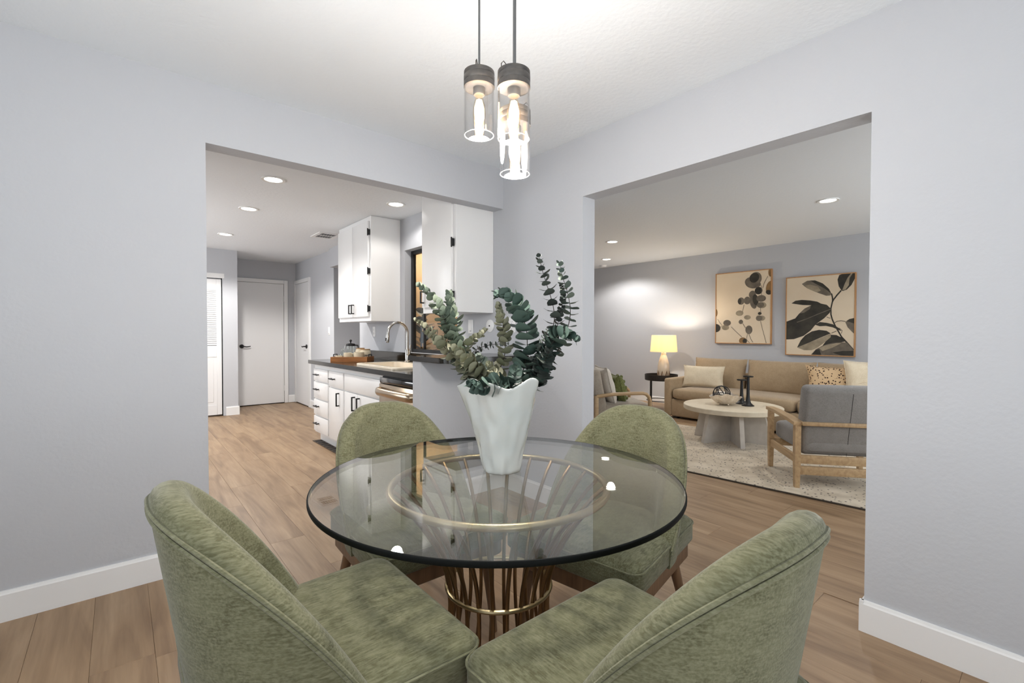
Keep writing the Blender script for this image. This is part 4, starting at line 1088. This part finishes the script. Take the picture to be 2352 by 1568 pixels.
armchair('oak armchair on the right of the rug, its grey back to the dining room', (4.393, 1.202, .0125), R(38.2), False, M['greylinen'], wdt=.70)
armchair('oak armchair with bent arms half hidden by the opening jamb on the left', (4.28, 3.28, .0125), R(-34), True, M['greige'], wdt=.62)
throw_pillow('linen_pillow', 'ivory linen pillow on the left armchair', M['ivory'], (4.19, 3.33, .61), R(56), -14, .44, .42, .17)
t = throw_pillow('pompom_pillow', 'moss green pillow with knotted pompoms on the left armchair', M['moss'], (4.325, 3.255, .57), R(56), -14, .30, .31, .15)
rq = random.Random(4)
for k in range(10):
    x, z = -.08 + .16 * (k % 2) + rq.uniform(-.03, .03), -.12 + .06 * (k // 2)
    for s in (-1, 1):
        bm = NB(); soft(bm, (x, s * .075 * ((1 - (x / .15) ** 2) * (1 - (z / .16) ** 2)) ** .42, z), (.02, .018, .02), 1, 1, 7, 10); obj('pompom', bm, M['moss'], t, smooth=80)

# coffee table and what stands on it
CX, CY = 5.15, 2.34
t = thing('coffee_table', 'round pale coffee table with flared plaster fins for a base', 'table', (CX, CY, .0125))
bm = NB(); lathe(bm, [(.46, .335), (.495, .337), (.5, .342), (.5, .383), (.495, .388), (.46, .3885)], 64); obj('top', bm, M['travertine'], t, smooth=40)
for k, a in enumerate((160, 220, 278, 340, 40, 98)):
    c, s_ = math.cos(R(a)), math.sin(R(a)); bm = NB()
    rs = []
    for r0, z in ((.40, 0), (.33, .336)):
        rs.append([(c * q - s_ * w_, s_ * q + c * w_, z) for q, w_ in ((.0, -.022), (r0, -.022), (r0, .022), (.0, .022))])
    rings(bm, rs); obj('fin', bm, M['plasterbase'], t, smooth=30)
ZT2 = .4012
t = thing('organic_bowl', 'pearly glass bowl with a ragged wavy rim on the coffee table', 'bowl', (5.09, 2.385, ZT2))
def brim(r, z, w_):
    return [((r * (1 + .10 * w_ * math.sin(3 * a + .5) + .05 * w_ * math.sin(8 * a))) * math.cos(a), (r * (1 + .10 * w_ * math.sin(3 * a + .5) + .05 * w_ * math.sin(8 * a))) * math.sin(a), z + w_ * (.018 * math.sin(2 * a + .4) + .006 * math.sin(9 * a))) for a in [2 * math.pi * k / 48 for k in range(48)]]
bm = NB(); rings(bm, [brim(.055, .012, 0), brim(.085, .02, .1), brim(.115, .045, .3), brim(.14, .08, .7), brim(.158, .112, 1), brim(.153, .114, 1), brim(.135, .082, .7), brim(.11, .05, .3), brim(.08, .028, .1), brim(.03, .022, 0)]); obj('body', bm, M['pearl'], t, smooth=80)
for k in range(3):
    bm = NB(); soft(bm, (.05 * math.cos(k * 2.1), .05 * math.sin(k * 2.1), .009), (.01, .01, .009), 1, 1, 8, 12); obj('foot', bm, M['pearl'], t)
t = thing('wire_orb', 'black wire orb resting in the bowl', 'orb', (5.055, 2.41, ZT2 + .122))
for k, (rx_, ry_) in enumerate(((0, 0), (60, 20), (90, 70), (40, 120), (100, 150), (75, 95))):
    bm = NB(); tube(bm, circle(.088, 40), .0048, seg=7, closed=True); obj('ring', bm, M['black'], t, rot=(R(rx_), R(ry_), R(k * 33)))
def candle_holder(label, loc, h):
    t = thing('candle_holder', label, 'candle holder', loc)
    bm = NB(); lathe(bm, [(.062, 0), (.063, .006), (.05, .014), (.03, .035), (.021, .07), (.017, .12), (.013, h - .02), (.013, h - .012)], 22); obj('stem', bm, M['black'], t)
    bm = NB(); lathe(bm, [(.013, h - .014), (.048, h - .012), (.052, h - .006), (.052, h), (.046, h), (.044, h - .004), (.001, h - .005)], 24); obj('dish', bm, M['black'], t)
candle_holder('taller black candle holder on the coffee table', (5.212, 2.195, ZT2), .325)
candle_holder('shorter black candle holder behind the bowl on the coffee table', (5.32, 2.31, ZT2), .272)

# end table and lamp
EX, EY = 6.50, 4.06
t = thing('side_table', 'round black tray side table between sofa arm and wall', 'table', (EX, EY, 0))
bm = NB(); lathe(bm, [(.24, .455), (.247, .46), (.25, .545), (.242, .545), (.238, .475), (.001, .472)], 48); obj('tray_top', bm, M['blackwood'], t)
for k in range(4):
    a = R(k * 90 - 15); bm = NB(); tube(bm, [(.215 * math.cos(a), .215 * math.sin(a), 0), (.215 * math.cos(a), .215 * math.sin(a), .46)], .0085, seg=8); obj('leg', bm, M['black'], t)
bm = NB(); tube(bm, circle(.215, 40, .14), .006, seg=6, closed=True); obj('stretcher_ring', bm, M['black'], t)
t = thing('table_lamp', 'cream faceted ceramic table lamp with a lit cream shade', 'lamp', (6.55, 4.05, .4725))
M['lampbody'] = mat('cream_lamp_glaze', (232, 214, 190), .2, coat=.4)
M['lampdip'] = mat('tan_bare_clay', (158, 126, 96), .55)
pr = [(.07, 0), (.082, .02), (.09, .08), (.094, .14), (.09, .20), (.076, .27), (.056, .335), (.042, .37), (.036, .39), (.04, .405), (.036, .412)]
bm = NB(); lathe(bm, pr, 32); obj('body', bm, M['lampbody'], t, smooth=50)
for k in range(9):
    a0 = 2 * math.pi * k / 9; da = math.pi / 9
    bm = NB()
    v = [Vector((.0722 * math.cos(a0 - da), .0722 * math.sin(a0 - da), .002)), Vector((.0722 * math.cos(a0 + da), .0722 * math.sin(a0 + da), .002)), Vector((.0975 * math.cos(a0 + da * .5), .0975 * math.sin(a0 + da * .5), .075)), Vector((.0985 * math.cos(a0), .0985 * math.sin(a0), .135)), Vector((.0975 * math.cos(a0 - da * .5), .0975 * math.sin(a0 - da * .5), .075))]
    inn = [p * .9 for p in v]
    rings(bm, [inn, v]); obj('facet', bm, M['lampdip'], t, smooth=0)
bm = NB(); tube(bm, [(0, 0, .41), (0, 0, .52)], .008, seg=8); obj('stem', bm, M['brass'], t)
def shade_mat():
    t = NT('cream_lamp_shade'); t.t.nodes.remove(t.p)
    d_ = t.n('ShaderNodeBsdfDiffuse'); d_.inputs[0].default_value = lin((240, 226, 200)); tr = t.n('ShaderNodeBsdfTranslucent'); tr.inputs[0].default_value = lin((252, 238, 208))
    mx = t.n('ShaderNodeMixShader'); mx.inputs[0].default_value = .55; t.l(d_.outputs[0], mx.inputs[1]); t.l(tr.outputs[0], mx.inputs[2]); t.l(mx.outputs[0], t.out.inputs[0])
    return t.m
bm = NB(); rings(bm, [circle(.205, 48, .425), circle(.183, 48, .685), circle(.181, 48, .685), circle(.203, 48, .425)], loop=True); sh = obj('shade', bm, shade_mat(), t, smooth=60)
bm = NB(); soft(bm, (0, 0, .56), (.028, .028, .042), 1, 1, 10, 16); obj('bulb', bm, mat('lit_bulb', (255, 240, 215), .4, emit=((255, 214, 150), 12)), t, smooth=80)
bulb_light(t, (0, 0, .62), 24, (1, .87, .70), .035)
bm = NB()
for k in range(3):
    a = k * 2.094; tube(bm, [(0, 0, .68), (.182 * math.cos(a), .182 * math.sin(a), .683)], .002, seg=5)
obj('spider', bm, M['brass'], t)

# framed botanical prints on the far wall
M['canvas'] = mat('warm_canvas', (222, 204, 178), .85, var=(3, (228, 212, 188)))
M['ink'] = mat('print_ink_black', (44, 42, 38), .8, var=(9, (66, 62, 54)))
M['inkmid'] = mat('print_ink_grey', (96, 88, 78), .8, var=(12, (124, 114, 100)))
M['inkpale'] = mat('print_ink_pale', (172, 158, 134), .8, var=(12, (140, 128, 108)))
M['inktan'] = mat('print_ink_tan', (150, 116, 74), .8, var=(12, (120, 94, 62)))
M['frameoak'] = wood('oak_frame', (176, 128, 82), (200, 152, 102), axis=2, scale=5)
def framed(label, yl, z0, wd, ht, shapes, lines):
    t = thing('framed_print', label, 'picture', (XL - .002, yl - wd / 2, z0))
    d_ = .042
    bm = NB(); box(bm, -d_ + .006, 0, -wd / 2 + .012, wd / 2 - .012, .012, ht - .012); obj('canvas', bm, M['canvas'], t, smooth=0)
    for a in ((-wd / 2, -wd / 2 + .012, 0, ht), (wd / 2 - .012, wd / 2, 0, ht), (-wd / 2 + .012, wd / 2 - .012, 0, .012), (-wd / 2 + .012, wd / 2 - .012, ht - .012, ht)):
        bm = NB(); box(bm, -d_, 0, *a, bev=.0015, seg=1); obj('frame_side', bm, M['frameoak'], t)
    def P(u, v, x): return (x, wd / 2 - .012 - min(1, max(0, u)) * (wd - .024), .012 + min(1, max(0, v)) * (ht - .024))
    x = -d_ + .0056
    for mt, pts in shapes:
        x -= .00004
        bm = NB(); rings(bm, [[P(u, v, x) for u, v in pts], [P(u, v, x - .00025) for u, v in pts]], cap0=False); obj('printed_leaf', bm, M[mt], t, smooth=0)
        for f in []: pass
    for mt, wpx, pts in lines:
        x -= .00004
        bm = NB(); L_, R_ = [], []
        for i, p in enumerate(pts):
            a = Vector(pts[max(0, i - 1)]); b = Vector(pts[min(len(pts) - 1, i + 1)]); dv = (b - a).normalized(); nv = Vector((-dv.y, dv.x)) * wpx
            L_.append(P(p[0] + nv.x, p[1] + nv.y, x)); R_.append(P(p[0] - nv.x, p[1] - nv.y, x))
        rings(bm, [L_, R_], closed=False); obj('printed_stem', bm, M[mt], t, smooth=0)
def ell(cx, cy, rx, ry, rot=0, tip=0, n=20):
    out = []
    for k in range(n):
        a = 2 * math.pi * k / n; q = 1 + tip * max(0, math.cos(a)) ** 6
        x, y = rx * math.cos(a) * q, ry * math.sin(a)
        out.append((cx + x * math.cos(rot) - y * math.sin(rot), cy + x * math.sin(rot) + y * math.cos(rot)))
    return out
def A1(x, y): return ((x - 118) / 977, (1475 - y) / 1290 )
def e1(mt, x, y, rx, ry, rot=0, tip=0): return (mt, [A1(*p) for p in ell(x, y, rx, ry, R(rot), tip)])
framed('framed botanical print with round grey leaves, left of the pair', 3.472, 1.035, .81, 1.07,
    [e1('inkpale', 560, 930, 70, 50), e1('inkpale', 700, 1010, 60, 40), e1('inkpale', 300, 1190, 70, 50), e1('inkpale', 950, 800, 75, 55), e1('inkpale', 950, 1030, 60, 45),
     e1('inkmid', 780, 390, 135, 100, 20, .15), e1('inkmid', 830, 320, 105, 118, 30, .1), e1('ink', 815, 305, 80, 90, 35), e1('inkmid', 585, 710, 62, 66), e1('inkmid', 695, 705, 60, 70), e1('ink', 560, 715, 30, 55),
     e1('ink', 890, 540, 66, 66), e1('inkmid', 785, 605, 62, 72), e1('inkmid', 800, 745, 58, 118, -14), e1('ink', 840, 700, 50, 100, -10), e1('inkmid', 935, 680, 82, 60), e1('inkmid', 925, 795, 62, 50),
     e1('ink', 915, 945, 32, 26), e1('inkmid', 905, 1030, 56, 50), e1('inkmid', 330, 1105, 72, 56), e1('inkmid', 585, 1090, 40, 40), e1('inkmid', 730, 1235, 62, 78), e1('inktan', 625, 1435, 70, 62), e1('ink', 660, 1440, 38, 45),
     e1('ink', 120, 1200, 85, 78), e1('inktan', 118, 910, 28, 70), e1('inktan', 1090, 230, 38, 80), e1('inktan', 1085, 500, 70, 120, 10), e1('ink', 1060, 580, 50, 40, 30)],
    [('inkmid', .004, [A1(*p) for p in q]) for q in ([(960, 500), (985, 410), (1045, 295)], [(905, 405), (940, 470), (940, 620)], [(925, 840), (932, 940)], [(930, 1080), (960, 1210), (1030, 1472)], [(410, 1180), (490, 1260), (605, 1365)], [(620, 1120), (670, 1200)], [(705, 1310), (690, 1410), (745, 1472)], [(730, 1310), (770, 1410), (805, 1460)], [(150, 1030), (185, 1090), (240, 1150), (200, 1190)], [(640, 780), (615, 900)])])
def A2(x, y): return ((x - 115) / 1115, (1468 - y) / 1310)
def p2(mt, pts): return (mt, [A2(*p) for p in pts])
framed('framed botanical print with large dark rubber plant leaves, right of the pair', 2.478, .893, .80, 1.065,
    [p2('inkmid', [(378, 270), (470, 222), (600, 225), (730, 285), (830, 380), (872, 460), (850, 490), (790, 492), (640, 430), (480, 355), (420, 310)]), p2('ink', [(520, 222), (600, 225), (730, 285), (830, 380), (872, 460), (760, 370), (640, 300)]), p2('inkpale', [(430, 300), (520, 290), (650, 330), (700, 400), (640, 425), (480, 355)]),
     p2('ink', [(1030, 420), (985, 350), (965, 240), (990, 170), (1030, 130), (1100, 122), (1240, 110), (1240, 240), (1180, 340), (1110, 410), (1050, 428)]), p2('inkpale', [(1040, 415), (1070, 330), (1120, 220), (1170, 118), (1195, 118), (1150, 230), (1140, 340), (1090, 410)]),
     p2('ink', [(200, 592), (270, 550), (380, 540), (520, 555), (640, 580), (700, 612), (560, 638), (400, 628), (270, 606)]),
     p2('ink', [(865, 705), (800, 640), (690, 612), (560, 630), (430, 690), (330, 780), (270, 852), (115, 905), (115, 1215), (250, 1208), (420, 1150), (540, 1060), (620, 960), (760, 860), (850, 770)]), p2('inkmid', [(540, 640), (430, 695), (345, 770), (420, 760), (520, 700)]),
     p2('ink', [(610, 965), (690, 920), (800, 935), (900, 960), (1000, 1025), (1040, 1075), (900, 1010), (790, 985), (690, 990)]),
     p2('ink', [(870, 1130), (960, 1135), (1050, 1180), (1115, 1235), (1000, 1255), (830, 1290), (740, 1310)]),
     p2('ink', [(310, 1350), (370, 1230), (450, 1140), (560, 1075), (680, 1050), (800, 1065), (870, 1108), (700, 1180), (500, 1270)]), p2('inkpale', [(310, 1350), (500, 1270), (700, 1185), (872, 1112), (870, 1170), (780, 1250), (650, 1350), (560, 1390), (430, 1392)]),
     p2('inkmid', [(550, 1466), (630, 1375), (740, 1310), (900, 1262), (1040, 1248), (1125, 1255), (1225, 1370), (1225, 1466)]), p2('inkpale', [(680, 1350), (800, 1300), (960, 1265), (1040, 1265), (900, 1340), (740, 1400)]), p2('ink', [(900, 1420), (1060, 1390), (1225, 1385), (1225, 1466), (1040, 1466)]), p2('ink', [(560, 1466), (630, 1380), (690, 1370), (720, 1466)]),
     p2('inkmid', [(1228, 865), (1155, 880), (1095, 928), (1130, 1010), (1200, 1085), (1228, 1110)]), p2('ink', [(1228, 865), (1155, 880), (1110, 912), (1228, 950)])],
    [('ink', .010, [A2(*p) for p in q]) for q in ([(872, 460), (888, 520), (892, 580), (866, 700), (868, 800), (890, 880), (935, 980), (1040, 1165), (1115, 1245), (1225, 1370)], [(1025, 418), (960, 490), (910, 555), (892, 590)])] +
    [('inkmid', .0045, [A2(*p) for p in q]) for q in ([(928, 940), (965, 912), (1030, 905), (1100, 918)], [(800, 840), (860, 862)], [(1000, 1020), (1050, 1065), (1035, 1110)], [(865, 712), (680, 780), (480, 860), (300, 920)], [(880, 1105), (960, 1070)])])
